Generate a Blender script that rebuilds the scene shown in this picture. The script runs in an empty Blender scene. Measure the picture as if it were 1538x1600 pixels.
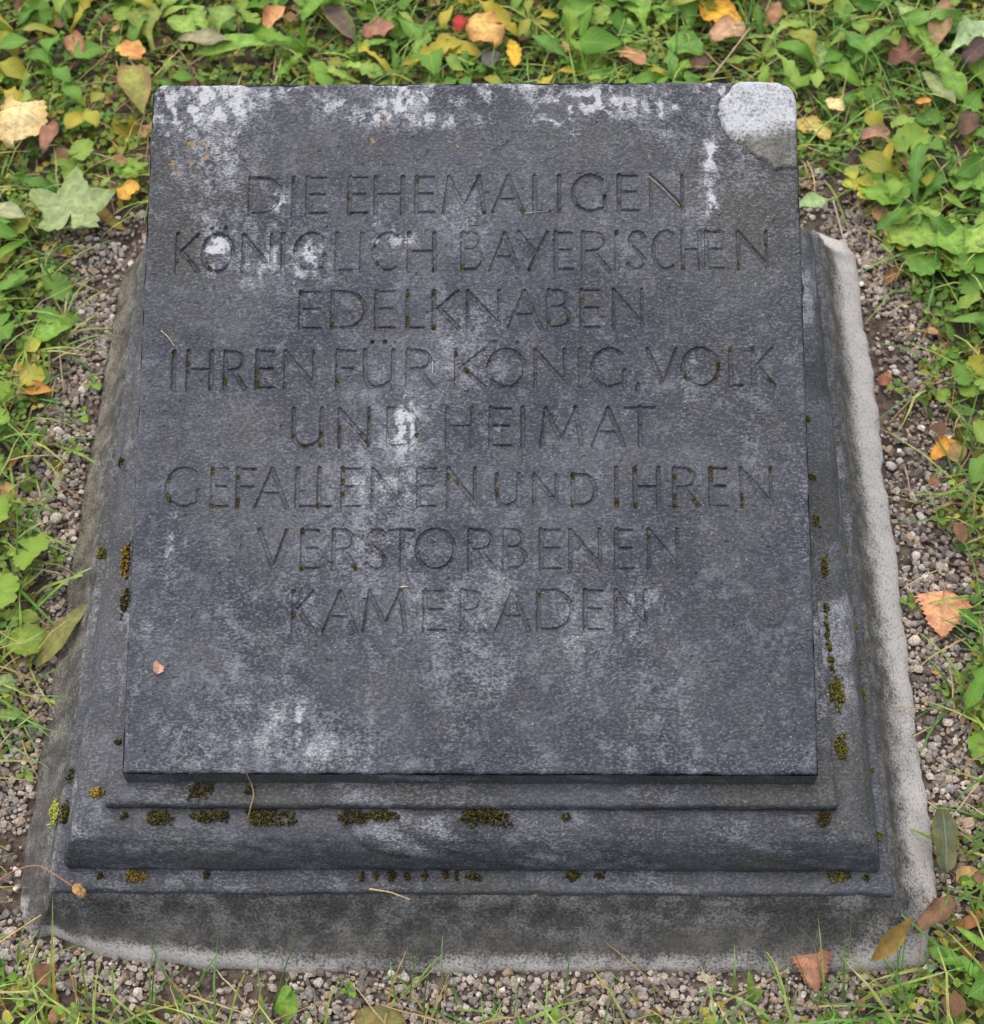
import bpy, math, random
import numpy as np
from mathutils import Matrix, Vector

random.seed(7)
rng = np.random.default_rng(7)
S = bpy.context.scene
COL = S.collection
R = math.radians

# ------------------------------------------------------------------ camera
CP = np.array([0.0501, -0.5995, 1.6087])
PITCH, YAW, ROLL, FPX = 1.0274, -0.0369, -0.0317, 2719.16      # focal length in pixels of a 1538 px wide picture
Fv = np.array([math.sin(YAW)*math.cos(PITCH), math.cos(YAW)*math.cos(PITCH), -math.sin(PITCH)])
R0 = np.array([math.cos(YAW), -math.sin(YAW), 0.0]); U0 = np.cross(R0, Fv)
Rv = math.cos(ROLL)*R0 + math.sin(ROLL)*U0
Uv = -math.sin(ROLL)*R0 + math.cos(ROLL)*U0
cam = bpy.data.cameras.new('camera'); co = bpy.data.objects.new('camera', cam); COL.objects.link(co)
co.matrix_world = Matrix(((Rv[0], Uv[0], -Fv[0], CP[0]), (Rv[1], Uv[1], -Fv[1], CP[1]), (Rv[2], Uv[2], -Fv[2], CP[2]), (0, 0, 0, 1)))
cam.sensor_fit = 'HORIZONTAL'; cam.sensor_width = 36.0; cam.lens = FPX*36.0/1538.0
cam.clip_start = 0.05; cam.clip_end = 200.0
cam.dof.use_dof = True; cam.dof.focus_distance = 1.62; cam.dof.aperture_fstop = 9.0
S.camera = co

# ------------------------------------------------------------------ overcast daylight
SUN_EL, SUN_AZ = R(65), R(325)         # azimuth clockwise from +Y (behind the stone)
w = bpy.data.worlds.new('World'); S.world = w; w.use_nodes = True
nt = w.node_tree; nt.nodes.clear()
sky = nt.nodes.new('ShaderNodeTexSky'); sky.sky_type = 'NISHITA'; sky.sun_disc = False
sky.sun_elevation = SUN_EL; sky.sun_rotation = SUN_AZ; sky.air_density = 1.0; sky.dust_density = 6.0; sky.ozone_density = 0.6
bg = nt.nodes.new('ShaderNodeBackground'); bg.inputs['Strength'].default_value = 0.085
wo = nt.nodes.new('ShaderNodeOutputWorld')
nt.links.new(sky.outputs[0], bg.inputs[0]); nt.links.new(bg.outputs[0], wo.inputs[0])
sl = bpy.data.lights.new('sun', 'SUN'); sl.energy = 2.5; sl.angle = R(132); sl.color = (1.0, 0.975, 0.94)
so = bpy.data.objects.new('sun', sl); COL.objects.link(so)
sd = Vector((math.sin(SUN_AZ)*math.cos(SUN_EL), math.cos(SUN_AZ)*math.cos(SUN_EL), math.sin(SUN_EL)))
so.rotation_euler = sd.to_track_quat('Z', 'Y').to_euler(); so.location = sd*6
S.view_settings.view_transform = 'Standard'; S.view_settings.look = 'None'
S.view_settings.gamma = 1.0; S.view_settings.exposure = 0.56
S.view_settings.use_curve_mapping = False
S.cycles.max_bounces = 4; S.cycles.diffuse_bounces = 2; S.cycles.glossy_bounces = 2; S.cycles.transmission_bounces = 3
S.cycles.use_adaptive_sampling = True; S.cycles.adaptive_threshold = 0.02

# ------------------------------------------------------------------ helpers
def lin(r, g, b):
    f = lambda c: ((c/255+0.055)/1.055)**2.4 if c > 10.3 else c/255/12.92
    return np.array([f(r), f(g), f(b)])

def ray(px, py):
    d = Fv + Rv*(px-769)/FPX + Uv*(800-py)/FPX
    return d
def G(px, py, z=0.0):
    """survey point of the photograph on the horizontal level z"""
    d = ray(px, py); t = (z-CP[2])/d[2]
    return CP + d*t

def hash2(ix, iy, seed):
    h = (ix.astype(np.int64)*374761393 + iy.astype(np.int64)*668265263 + seed*982451653) & 0x7fffffff
    h = ((h ^ (h >> 13))*1274126177) & 0x7fffffff
    return ((h ^ (h >> 16)) & 0xffff)/65535.0
def vnoise(x, y, seed=0):
    x = np.asarray(x, float); y = np.asarray(y, float)
    ix = np.floor(x); iy = np.floor(y); fx = x-ix; fy = y-iy
    fx = fx*fx*(3-2*fx); fy = fy*fy*(3-2*fy)
    a = hash2(ix, iy, seed); b = hash2(ix+1, iy, seed); c = hash2(ix, iy+1, seed); d = hash2(ix+1, iy+1, seed)
    return (a*(1-fx)+b*fx)*(1-fy) + (c*(1-fx)+d*fx)*fy
def fbm(x, y, f, o=4, seed=0):
    r = 0; a = 1; s = 0
    for k in range(o):
        r = r + a*vnoise(np.asarray(x)*f*2**k+17.3*k, np.asarray(y)*f*2**k-9.1*k, seed+k); s += a; a *= 0.5
    return r/s
def sstep(a, b, x):
    t = np.clip((x-a)/(b-a), 0, 1); return t*t*(3-2*t)

def mk_mesh(name, V, F, mat=None, col=None, uv=None, smooth=True, data=None):
    """V (n,3); F (m,k) polygons of k corners; col (n,3|4) per vertex; uv (n,2) per vertex"""
    V = np.ascontiguousarray(V, dtype=np.float32); F = np.ascontiguousarray(F, dtype=np.int32)
    me = bpy.data.meshes.new(name); n, (m, k) = len(V), F.shape
    me.vertices.add(n); me.vertices.foreach_set('co', V.ravel())
    me.loops.add(m*k); me.loops.foreach_set('vertex_index', F.ravel())
    me.polygons.add(m); me.polygons.foreach_set('loop_start', np.arange(0, m*k, k, dtype=np.int32))
    me.polygons.foreach_set('loop_total', np.full(m, k, dtype=np.int32))
    me.polygons.foreach_set('use_smooth', np.full(m, bool(smooth)))
    for an, arr in (('Col', col), ('Mask', data)):
        if arr is not None:
            a = me.attributes.new(an, 'FLOAT_COLOR', 'POINT')
            c4 = np.ones((n, 4), np.float32); c4[:, :arr.shape[1]] = arr
            a.data.foreach_set('color', c4.ravel())
    if uv is not None:
        l = me.uv_layers.new(name='UVMap')
        l.data.foreach_set('uv', np.ascontiguousarray(uv[F.ravel()], np.float32).ravel())
    me.update(calc_edges=True)
    if mat: me.materials.append(mat)
    return me
def link(name, me, parent=None, loc=None, rot=None, scale=None):
    o = bpy.data.objects.new(name, me); COL.objects.link(o)
    if parent: o.parent = parent
    if loc is not None: o.location = loc
    if rot is not None: o.rotation_euler = rot
    if scale is not None: o.scale = scale if hasattr(scale, '__len__') else (scale,)*3
    return o
def tag(o, label=None, cat=None, group=None, kind=None):
    if label: o['label'] = label
    if cat: o['category'] = cat
    if group: o['group'] = group
    if kind: o['kind'] = kind
    return o

class NT:
    def __init__(self, name):
        self.m = bpy.data.materials.new(name); self.m.use_nodes = True
        self.t = self.m.node_tree; self.b = self.t.nodes['Principled BSDF']; self.out = self.t.nodes['Material Output']
    def n(self, typ, **kw):
        x = self.t.nodes.new(typ)
        for k, v in kw.items(): setattr(x, k, v)
        return x
    def l(self, a, b): self.t.links.new(a, b)
    def noise(self, vec, scale, detail=4, rough=0.55):
        x = self.n('ShaderNodeTexNoise'); x.inputs['Scale'].default_value = scale
        x.inputs['Detail'].default_value = detail; x.inputs['Roughness'].default_value = rough
        if vec is not None: self.l(vec, x.inputs['Vector'])
        return x.outputs['Fac']
    def ramp(self, fac, a, b, va=0.0, vb=1.0):
        x = self.n('ShaderNodeMapRange'); x.interpolation_type = 'SMOOTHSTEP'
        for i, v in zip((1, 2, 3, 4), (a, b, va, vb)): x.inputs[i].default_value = v
        self.l(fac, x.inputs[0]); return x.outputs[0]
    def math(self, op, a, b=None, clamp=False):
        x = self.n('ShaderNodeMath', operation=op, use_clamp=clamp)
        for i, v in enumerate((a, b)):
            if v is None: continue
            if isinstance(v, (int, float)): x.inputs[i].default_value = v
            else: self.l(v, x.inputs[i])
        return x.outputs[0]
    def mix(self, fac, a, b, mode='MIX'):
        x = self.n('ShaderNodeMix', data_type='RGBA', blend_type=mode)
        for i, v in ((0, fac), (6, a), (7, b)):
            if isinstance(v, (int, float)): x.inputs[i].default_value = v
            elif isinstance(v, (tuple, list, np.ndarray)): x.inputs[i].default_value = (*[float(q) for q in v[:3]], 1)
            else: self.l(v, x.inputs[i])
        return x.outputs[2]
    def bump(self, h, strength, dist):
        x = self.n('ShaderNodeBump'); x.inputs['Strength'].default_value = strength; x.inputs['Distance'].default_value = dist
        self.l(h, x.inputs['Height']); return x.outputs[0]

# ------------------------------------------------------------------ materials
def stone_material():
    """weathered dark stone; Mask = (pale lichen, moss, algae film, orange lichen)"""
    M = NT('weathered_stone'); t = M.n('ShaderNodeTexCoord'); o = t.outputs['Object']
    a = M.n('ShaderNodeAttribute', attribute_name='Mask'); sp = M.n('ShaderNodeSeparateColor'); M.l(a.outputs['Color'], sp.inputs[0])
    pale, moss, algae = sp.outputs[0], sp.outputs[1], sp.outputs[2]; orange = a.outputs['Alpha']
    big = M.noise(o, 9, 3, 0.6); mid = M.noise(o, 55, 4, 0.65); mp = M.n('ShaderNodeMapping'); M.l(o, mp.inputs[0]); mp.inputs['Scale'].default_value = (0.62, 1.0, 1.0)
    fine = M.noise(mp.outputs[0], 480, 2, 0.75); grain = M.noise(mp.outputs[0], 900, 1, 0.6)
    c = M.mix(M.ramp(big, 0.33, 0.68), lin(59, 63, 71), lin(84, 87, 94))
    c = M.mix(M.math('MULTIPLY', M.ramp(mid, 0.50, 0.74), 0.45), c, lin(122, 125, 133))
    c = M.mix(M.math('MULTIPLY', M.ramp(M.noise(o, 24, 2, 0.6), 0.5, 0.75), 0.35), c, lin(84, 78, 80))
    c = M.mix(M.math('MULTIPLY', algae, 0.8), c, lin(74, 74, 68))
    gr = M.ramp(fine, 0.36, 0.66, -1, 1)
    c = M.mix(M.ramp(gr, 0.0, 1.0, 0.0, 0.24), c, lin(134, 136, 146))
    c = M.mix(M.ramp(gr, -1.0, 0.0, 0.28, 0.0), c, lin(36, 37, 44))
    # pale crust: grows where Mask says, broken up by noise at two sizes
    pf = M.math('ADD', pale, M.math('MULTIPLY', M.math('SUBTRACT', mid, 0.5), 1.7))
    pf = M.math('ADD', pf, M.math('MULTIPLY', M.math('SUBTRACT', fine, 0.5), 2.3))
    pf = M.math('MULTIPLY', M.ramp(pf, 0.12, 1.15), M.ramp(pale, 0.02, 0.3))
    c = M.mix(M.math('MULTIPLY', pf, 0.85), c, M.mix(M.ramp(M.math('ADD', pale, M.math('MULTIPLY', M.math('SUBTRACT', grain, 0.5), 1.6)), 0.45, 1.15), lin(120, 122, 131), lin(192, 194, 200)))
    spk = M.ramp(M.noise(o, 520, 0, 0.5), 0.76, 0.82)
    c = M.mix(M.math('MULTIPLY', spk, 0.35), c, lin(184, 182, 180))
    c = M.mix(M.ramp(M.math('ADD', orange, M.math('MULTIPLY', M.math('SUBTRACT', fine, 0.5), 1.6)), 0.45, 0.75), c, lin(150, 126, 82))
    mf = M.ramp(M.math('ADD', moss, M.math('MULTIPLY', M.math('SUBTRACT', fine, 0.5), 1.2)), 0.4, 0.62)
    c = M.mix(mf, c, M.mix(M.ramp(grain, 0.5, 0.7), lin(44, 38, 18), lin(104, 96, 34)))
    M.l(c, M.b.inputs['Base Color']); M.b.inputs['Roughness'].default_value = 0.88
    M.b.inputs['Specular IOR Level'].default_value = 0.25
    M.l(M.bump(fine, 0.5, 0.0013), M.b.inputs['Normal'])
    return M.m
def concrete_material(name, dark, light, white):
    M = NT(name); o = M.n('ShaderNodeTexCoord').outputs['Object']
    a = M.n('ShaderNodeAttribute', attribute_name='Mask'); sp = M.n('ShaderNodeSeparateColor'); M.l(a.outputs['Color'], sp.inputs[0])
    mid = M.noise(o, 40, 4, 0.65); fine = M.noise(o, 380, 3, 0.7)
    c = M.mix(M.ramp(M.math('ADD', M.math('MULTIPLY', mid, 0.6), M.math('MULTIPLY', fine, 0.4)), 0.38, 0.62), dark, light)
    c = M.mix(M.math('MULTIPLY', M.ramp(M.noise(o, 13, 3, 0.6), 0.45, 0.7), 0.5), c, light)
    c = M.mix(M.math('MULTIPLY', sp.outputs[2], 0.85), c, M.mix(M.ramp(M.math('ADD', M.math('MULTIPLY', mid, 0.55), M.math('MULTIPLY', fine, 0.45)), 0.38, 0.62), lin(66, 62, 53), lin(122, 116, 102)))
    if name.startswith('foot'): c = M.mix(M.math('MULTIPLY', sp.outputs[1], 0.9), c, M.mix(M.ramp(fine, 0.34, 0.68), M.mix(M.ramp(mid, 0.4, 0.62), lin(46, 46, 45), lin(74, 74, 74)), M.mix(M.ramp(mid, 0.4, 0.66), lin(88, 88, 87), lin(140, 140, 140))))
    pf = M.math('ADD', sp.outputs[0], M.math('MULTIPLY', M.math('SUBTRACT', mid, 0.5), 1.0))
    pf = M.math('MULTIPLY', M.ramp(M.math('ADD', pf, M.math('MULTIPLY', M.math('SUBTRACT', fine, 0.5), 1.2)), 0.10, 1.05), M.ramp(sp.outputs[0], 0.02, 0.35))
    c = M.mix(pf, c, white)
    c = M.mix(M.ramp(fine, 0.52, 0.36, 0.0, 0.4) if False else M.math('MULTIPLY', M.ramp(fine, 0.36, 0.5, 1.0, 0.0), 0.45), c, lin(62, 62, 62))
    M.l(c, M.b.inputs['Base Color']); M.b.inputs['Roughness'].default_value = 0.92; M.b.inputs['Specular IOR Level'].default_value = 0.2
    M.l(M.bump(fine, 0.6, 0.0015), M.b.inputs['Normal'])
    return M.m
def soil_material():
    M = NT('soil'); o = M.n('ShaderNodeTexCoord').outputs['Object']
    c = M.mix(M.ramp(M.noise(o, 60, 4, 0.65), 0.35, 0.68), lin(66, 57, 51), lin(116, 104, 95))
    c = M.mix(M.ramp(M.noise(o, 700, 3, 0.6), 0.60, 0.72, 0, 0.6), c, lin(130, 118, 108))
    M.l(c, M.b.inputs['Base Color']); M.b.inputs['Roughness'].default_value = 0.95; M.b.inputs['Specular IOR Level'].default_value = 0.15
    M.l(M.bump(M.noise(o, 300, 3, 0.7), 0.9, 0.004), M.b.inputs['Normal'])
    return M.m
def tint_material(name, rough=0.8, fscale=500, bump=0.0008, var=0.35):
    """colour from the piece itself (Col), with grain"""
    M = NT(name); o = M.n('ShaderNodeTexCoord').outputs['Object']
    a = M.n('ShaderNodeAttribute', attribute_name='Col').outputs['Color']
    n = M.noise(o, fscale, 2, 0.65)
    c = M.mix(1.0, a, M.mix(M.ramp(n, 0.3, 0.7), (1-var,)*3, (1+var*0.6,)*3), 'MULTIPLY')
    M.l(c, M.b.inputs['Base Color']); M.b.inputs['Roughness'].default_value = rough; M.b.inputs['Specular IOR Level'].default_value = 0.25
    M.l(M.bump(n, 0.5, bump), M.b.inputs['Normal'])
    return M.m
def leaf_material(name, vein, veinamt, rough, transl, spots=None, spotamt=0.0, lateral=9.0):
    """UV: u along the midrib, v across (0..1, midrib at .5)"""
    M = NT(name); o = M.n('ShaderNodeTexCoord').outputs['Object']
    uvn = M.n('ShaderNodeUVMap'); sx = M.n('ShaderNodeSeparateXYZ'); M.l(uvn.outputs[0], sx.inputs[0])
    u, v = sx.outputs[0], sx.outputs[1]
    av = M.math('ABSOLUTE', M.math('SUBTRACT', v, 0.5))
    rib = M.ramp(av, 0.012, 0.05, 1.0, 0.0)
    ph = M.math('FRACT', M.math('SUBTRACT', M.math('MULTIPLY', u, lateral), M.math('MULTIPLY', av, lateral*0.62)))
    lat = M.math('MULTIPLY', M.ramp(M.math('ABSOLUTE', M.math('SUBTRACT', ph, 0.5)), 0.02, 0.13, 1.0, 0.0), M.ramp(av, 0.5, 0.3, 0.25, 0.7))
    ve = M.math('MAXIMUM', rib, lat)
    a = M.n('ShaderNodeAttribute', attribute_name='Col').outputs['Color']
    n1 = M.noise(o, 90, 2, 0.6); n2 = M.noise(o, 420, 2, 0.65)
    c = M.mix(1.0, a, M.mix(M.ramp(n1, 0.3, 0.7), (0.70, 0.72, 0.75), (1.22, 1.18, 1.1)), 'MULTIPLY')
    c = M.mix(M.math('MULTIPLY', M.ramp(n2, 0.45, 0.7), 0.25), c, M.mix(1.0, c, (1.5, 1.4, 1.3), 'MULTIPLY'))
    if spots is not None:
        c = M.mix(M.math('MULTIPLY', M.ramp(M.noise(o, 150, 1, 0.6), 0.58, 0.68), spotamt), c, spots)
    c = M.mix(M.math('MULTIPLY', ve, veinamt), c, M.mix(0.55, c, vein))
    M.l(c, M.b.inputs['Base Color']); M.b.inputs['Roughness'].default_value = rough; M.b.inputs['Specular IOR Level'].default_value = 0.35
    h = M.math('ADD', M.math('MULTIPLY', ve, -0.8), M.math('MULTIPLY', n2, 0.5))
    bp = M.bump(h, 0.6, 0.0008); M.l(bp, M.b.inputs['Normal'])
    tr = M.n('ShaderNodeBsdfTranslucent'); M.l(c, tr.inputs['Color']); M.l(bp, tr.inputs['Normal'])
    mx = M.n('ShaderNodeMixShader'); mx.inputs[0].default_value = transl
    M.l(M.b.outputs[0], mx.inputs[1]); M.l(tr.outputs[0], mx.inputs[2]); M.l(mx.outputs[0], M.out.inputs['Surface'])
    return M.m
STONE = stone_material()
FOOT = concrete_material('footing_concrete', lin(70, 69, 69), lin(104, 102, 98), lin(186, 183, 180))
PATCH = concrete_material('repair_mortar', lin(104, 106, 104), lin(134, 136, 134), lin(182, 185, 190))
SOIL = soil_material()
GRAVEL = tint_material('gravel_grit', 0.82, 420, 0.0006, 0.4)
MOSS = tint_material('moss_green', 0.95, 900, 0.0004, 0.3)
STRAW = tint_material('dry_straw', 0.8, 500, 0.0004, 0.3)
LEAF = leaf_material('green_leaf', lin(196, 206, 140), 0.40, 0.5, 0.30, lin(128, 110, 52), 0.45)
BLADE = leaf_material('grass_leaf', lin(170, 190, 110), 0.30, 0.5, 0.30, lateral=0.0)
DEAD = leaf_material('dead_leaf', lin(150, 110, 70), 0.55, 0.7, 0.15, lin(110, 84, 60), 0.35)

# ------------------------------------------------------------------ measured outlines (ground survey)
FOOT_PX = [(1280,362),(1300,371),(1318,380),(1338,398),(1348,470),(1347,500),(1355,530),(1365,590),(1372,640),(1380,715),(1384,760),
           (1399,850),(1414,985),(1424,1060),(1434,1150),(1444,1210),(1453,1270),(1464,1390),(1465,1430),(1452,1462),(1456,1490),(1447,1508),
           (1400,1515),(1300,1517),(1240,1517),(900,1517),(740,1518),(439,1515),(366,1512),(293,1507),(249,1500),(199,1500),(152,1490),(117,1476),
           (76,1460),(50,1465),(38,1440),(34,1400),(37,1350),(44,1300),(53,1240),(63,1180),(69,1160),(75,1110),(83,1060),(90,1020),(100,955),
           (104,930),(112,880),(122,820),(130,770),(143,700),(151,660),(157,620),(164,580),(169,545),(177,500),(183,460),(192,436),(206,412),(222,392)]
foot_poly = np.array([G(x, y, 0.003)[:2] for x, y in FOOT_PX])
LAWN_PX = [(150,330),(100,350),(95,440),(80,520),(85,600),(75,680),(55,740),(40,800),(60,880),(40,960),(50,1050),(30,1130),(-10,1190),(-70,1250),
           (-70,1480),(10,1495),(60,1545),(170,1600),(400,1625),(700,1640),(1000,1625),(1250,1590),(1420,1555),(1475,1510),(1490,1400),(1530,1300),
           (1540,1200),(1500,1120),(1525,1000),(1525,920),(1490,830),(1480,740),(1465,650),(1465,560),(1440,480),(1405,410),(1370,335),(1325,290),(1255,285)]
lawn_poly = np.array([G(x, y, 0.0)[:2] for x, y in LAWN_PX])
def poly_sd(P, poly):
    """signed distance, negative inside"""
    P = np.asarray(P, float); d = np.full(len(P), 1e9); ins = np.zeros(len(P), bool)
    a = poly; b = np.roll(poly, -1, 0)
    for (ax, ay), (bx, by) in zip(a, b):
        ex, ey = bx-ax, by-ay; px, py = P[:, 0]-ax, P[:, 1]-ay
        t = np.clip((px*ex+py*ey)/(ex*ex+ey*ey+1e-12), 0, 1)
        d = np.minimum(d, np.hypot(px-ex*t, py-ey*t))
        if ay != by:
            c = ((ay > P[:, 1]) != (by > P[:, 1])) & (P[:, 0] < (bx-ax)*(P[:, 1]-ay)/(by-ay)+ax); ins ^= c
    return np.where(ins, -d, d)
def ground_h(x, y):
    P = np.stack([np.ravel(x), np.ravel(y)], 1); m = sstep(-0.03, 0.05, poly_sd(P, lawn_poly)).reshape(np.shape(x))
    return m*(0.006+0.012*fbm(x, y, 14, 3, 5)) + 0.006*(fbm(x, y, 30, 3, 9)-0.5)

# ------------------------------------------------------------------ the ground
ax = np.concatenate([np.linspace(-20, -1.0, 12)[:-1], np.arange(-1.0, 1.0, 0.006), np.linspace(1.0, 20, 12)])
ay = np.concatenate([np.linspace(-20, -0.5, 12)[:-1], np.arange(-0.5, 1.5, 0.006), np.linspace(1.5, 24, 14)])
X, Y = np.meshgrid(ax, ay); Z = ground_h(X, Y) - 0.002
nx, ny = len(ax), len(ay); idx = np.arange(nx*ny).reshape(ny, nx)
Fq = np.stack([idx[:-1, :-1], idx[:-1, 1:], idx[1:, 1:], idx[1:, :-1]], -1).reshape(-1, 4)
tag(link('ground', mk_mesh('ground', np.stack([X.ravel(), Y.ravel(), Z.ravel()], 1), Fq, SOIL)), 'dark brown soil under the gravel and the lawn', kind='structure')

# ------------------------------------------------------------------ the memorial stone
HW, YF, YB, ZF, ZB = 0.31, 0.0, 0.6222, 0.1647, 0.3868
SL = math.hypot(YB-YF, ZB-ZF); EV = np.array([0, (YB-YF)/SL, (ZB-ZF)/SL]); EN = np.array([0, -EV[2], EV[1]])
P0 = np.array([0, YF, ZF])
def uv_of(px, py):
    d = ray(px, py); t = ((P0-CP)@EN)/(d@EN); q = CP+d*t-P0
    return q[0], q@EV
def top_z(y): return ZF+(ZB-ZF)*(y-YF)/(YB-YF)

stone = bpy.data.objects.new('memorial_stone', None); COL.objects.link(stone)
tag(stone, 'dark grey stepped memorial stone with tilted slab and carved German inscription', 'memorial')

# --- letters: box of every letter measured on the stone (x0, x1), line heights at both ends
LINES = [
 ((385, 277.5, 335), (1070, 273, 329), [('D',390,439),('I',458,458),('E',480,510),('E',546,574),('H',587,629),('E',651,679),('M',693,757),('A',770,818),('L',836,860),('I',874.5,874.5),('G',896,947),('E',968,998),('N',1018,1067)]),
 ((272, 366, 425), (1200, 361, 420), [('K',276,310),('O',316,363),('N',379,423),('I',441,441),('G',460,508),('L',526,549),('I',565,565),('C',584,620),('H',639,679),('B',723,754),('A',766,811),('Y',811,856),('E',869,895),('R',912,952),('I',964.5,964.5),('S',981,1010),('C',1022,1053),('H',1068,1095),('E',1105,1132),('N',1155,1199)]),
 ((465, 456, 514), (1005, 452, 512), [('E',469,501),('D',519,570),('E',588,617),('L',637,662),('K',678,717),('N',731,780),('A',794,845),('B',858,890),('E',910,938),('N',960,1004)]),
 ((268, 549, 608), (1210, 544, 603), [('I',270.5,270.5),('H',293,329),('R',351,383),('E',401,428),('N',445,490),('F',527,555),('U',570,614),('R',637,678),('K',713,758),('O',763,820),('N',837,883),('I',907.5,907.5),('G',926,978),(',',995,999),('V',1013,1058),('O',1068,1124),('L',1143,1162),('K',1178,1210)]),
 ((455, 639, 698.5), (1024, 636, 697), [('U',458,502),('N',530,576),('D',607,653),('H',699,738),('E',767,799),('I',817.5,817.5),('M',845,909),('A',926,976),('T',978,1024)]),
 ((258, 732, 793), (1207, 731, 792), [('G',259,310),('E',331,355),('F',371,398),('A',399,448),('L',464,492),('L',498,517),('E',535,563),('N',582,625),('E',654,681),('N',700,742),('u',777,811),('n',835,870),('d',896,931),('I',964,964),('H',993,1030),('R',1055,1093),('E',1112,1138),('N',1160,1206)]),
 ((403, 828, 890), (1060, 827, 890), [('V',404,447),('E',472,498),('R',521,557),('S',572,603),('T',608,647),('O',651,710),('R',734,774),('B',789,822),('E',846,877),('N',892,938),('E',964,990),('N',1015,1060)]),
 ((456, 924, 987), (1010, 922, 985), [('K',458,490),('A',505,556),('M',568,634),('E',664,695),('R',722,756),('A',775,827),('D',842,894),('E',915,943),('N',963,1010)]),
]
DOTS = [(332,357),(353,356),(582,534.5),(602,534),(774,534),(809,536)]
def arc(cx, cy, rx, ry, a0, a1, n=14):
    return [(cx+rx*math.cos(R(a0+(a1-a0)*k/n)), cy+ry*math.sin(R(a0+(a1-a0)*k/n))) for k in range(n+1)]
K, T = 1.0, 0.66
GL = {
 'E': [(K,[(0,0),(0,1)]),(T,[(0,0.02),(1,0.02)]),(T,[(0,.53),(.88,.53)]),(T,[(0,.98),(.95,.98)])],
 'F': [(K,[(0,0),(0,1)]),(T,[(0,.52),(.85,.52)]),(T,[(0,.98),(1,.98)])],
 'H': [(K,[(0,0),(0,1)]),(K,[(1,0),(1,1)]),(T,[(0,.52),(1,.52)])],
 'I': [(K,[(0,0),(0,1)])],
 'L': [(K,[(0,0),(0,1)]),(T,[(0,.02),(1,.02)])],
 'T': [(K,[(.5,0),(.5,1)]),(T,[(0,.98),(1,.98)])],
 'N': [(.8,[(0,0),(0,1)]),(K,[(0,.97),(1,.10)]),(.8,[(1,.04),(1,1)])],
 'M': [(.75,[(0,0),(.13,1)]),(K,[(.13,.97),(.5,.16)]),(.7,[(.5,.16),(.86,.97)]),(K,[(.86,1),(1,0)])],
 'A': [(.7,[(0,0),(.5,.98)]),(K,[(.5,.98),(1,0)]),(T,[(.2,.36),(.8,.36)])],
 'V': [(K,[(0,1),(.52,.04)]),(.7,[(1,1),(.52,.04)])],
 'Y': [(K,[(0,1),(.56,.48)]),(.85,[(1,1),(.36,0)])],
 'K': [(K,[(0,0),(0,1)]),(.75,[(.95,1),(.12,.5)]),(K,[(.2,.55),(1,0)])],
 'O': [(.9,arc(.5,.5,.5,.5,0,360,28))],
 'C': [(.9,arc(.62,.5,.62,.5,55,305,20))],
 'G': [(.9,arc(.53,.5,.53,.5,48,300,20)+[(.97,.08)]),(K,[(.98,.02),(.98,.43)])],
 'D': [(K,[(0,0),(0,1)]),(.9,[(0,.98),(.4,.98)]+arc(.4,.5,.6,.48,90,-90,16)+[(0,.02)])],
 'B': [(K,[(0,0),(0,1)]),(.85,[(0,.98),(.4,.98)]+arc(.4,.765,.45,.215,90,-90,12)+[(0,.55)]),(.9,[(0,.55),(.45,.55)]+arc(.45,.285,.55,.265,90,-90,12)+[(0,.02)])],
 'R': [(K,[(0,0),(0,1)]),(.85,[(0,.98),(.35,.98)]+arc(.35,.735,.5,.245,90,-90,12)+[(0,.49)]),(K,[(.38,.5),(1,0)])],
 'S': [(.9,[(.92,.86),(.8,.95),(.6,1),(.38,.98),(.18,.88),(.12,.76),(.2,.63),(.45,.52),(.75,.4),(.95,.25),(.9,.1),(.7,.01),(.4,0),(.15,.06),(.02,.14)])],
 'U': [(K,[(0,1),(0,.34),(.06,.17),(.2,.05),(.42,.0),(.68,.04),(.88,.14),(1,.24)]),(K,[(1,1),(1,0)])],
 ',': [(.9,[(.6,.06),(.4,-.02),(.0,-.10)])],
}
GD = 0.00088                                   # grid step of the slab's face
nu, nv = int(round(2*HW/GD)), int(round(SL/GD))
u = np.linspace(-HW, HW, nu+1); v = np.linspace(0, SL, nv+1)
UU, VV = np.meshgrid(u, v)
Hh = np.zeros_like(UU); LID = np.full(UU.shape, -1, np.int16)
wob = (fbm(UU, VV, 700, 3, 40)-0.5)*0.0009
ero = 0.55+0.9*fbm(UU, VV, 30, 3, 44)
names = []
def carve(polys, hw, u0, u1, v0, v1, lid):
    m = 0.006
    i0, i1 = np.searchsorted(u, [min(u0, u1)-m, max(u0, u1)+m]); j0, j1 = np.searchsorted(v, [v0-m-0.004, v1+m])
    su, sv = UU[j0:j1, i0:i1], VV[j0:j1, i0:i1]; best = np.full(su.shape, -1.0)
    for (k, pts) in polys:
        q = [(u0+(u1-u0)*x, v0+(v1-v0)*y) for x, y in pts]
        for (x0, y0), (x1, y1) in zip(q[:-1], q[1:]):
            ex, ey = x1-x0, y1-y0; t = np.clip(((su-x0)*ex+(sv-y0)*ey)/(ex*ex+ey*ey+1e-14), 0, 1)
            best = np.maximum(best, k*hw-np.hypot(su-x0-ex*t, sv-y0-ey*t))
    best = best+wob[j0:j1, i0:i1]
    d = (np.clip(best/0.0008, 0, 1)*0.95+np.clip(best/0.0026, 0, 1)*0.10)*0.0024*np.clip(ero[j0:j1, i0:i1]*1.25-.25, .35, 1.2)
    sub = Hh[j0:j1, i0:i1]; LI = LID[j0:j1, i0:i1]
    LI[(best > 0) & (d > -sub)] = lid
    np.minimum(sub, -np.clip(d, 0, 1), out=sub)
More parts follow.
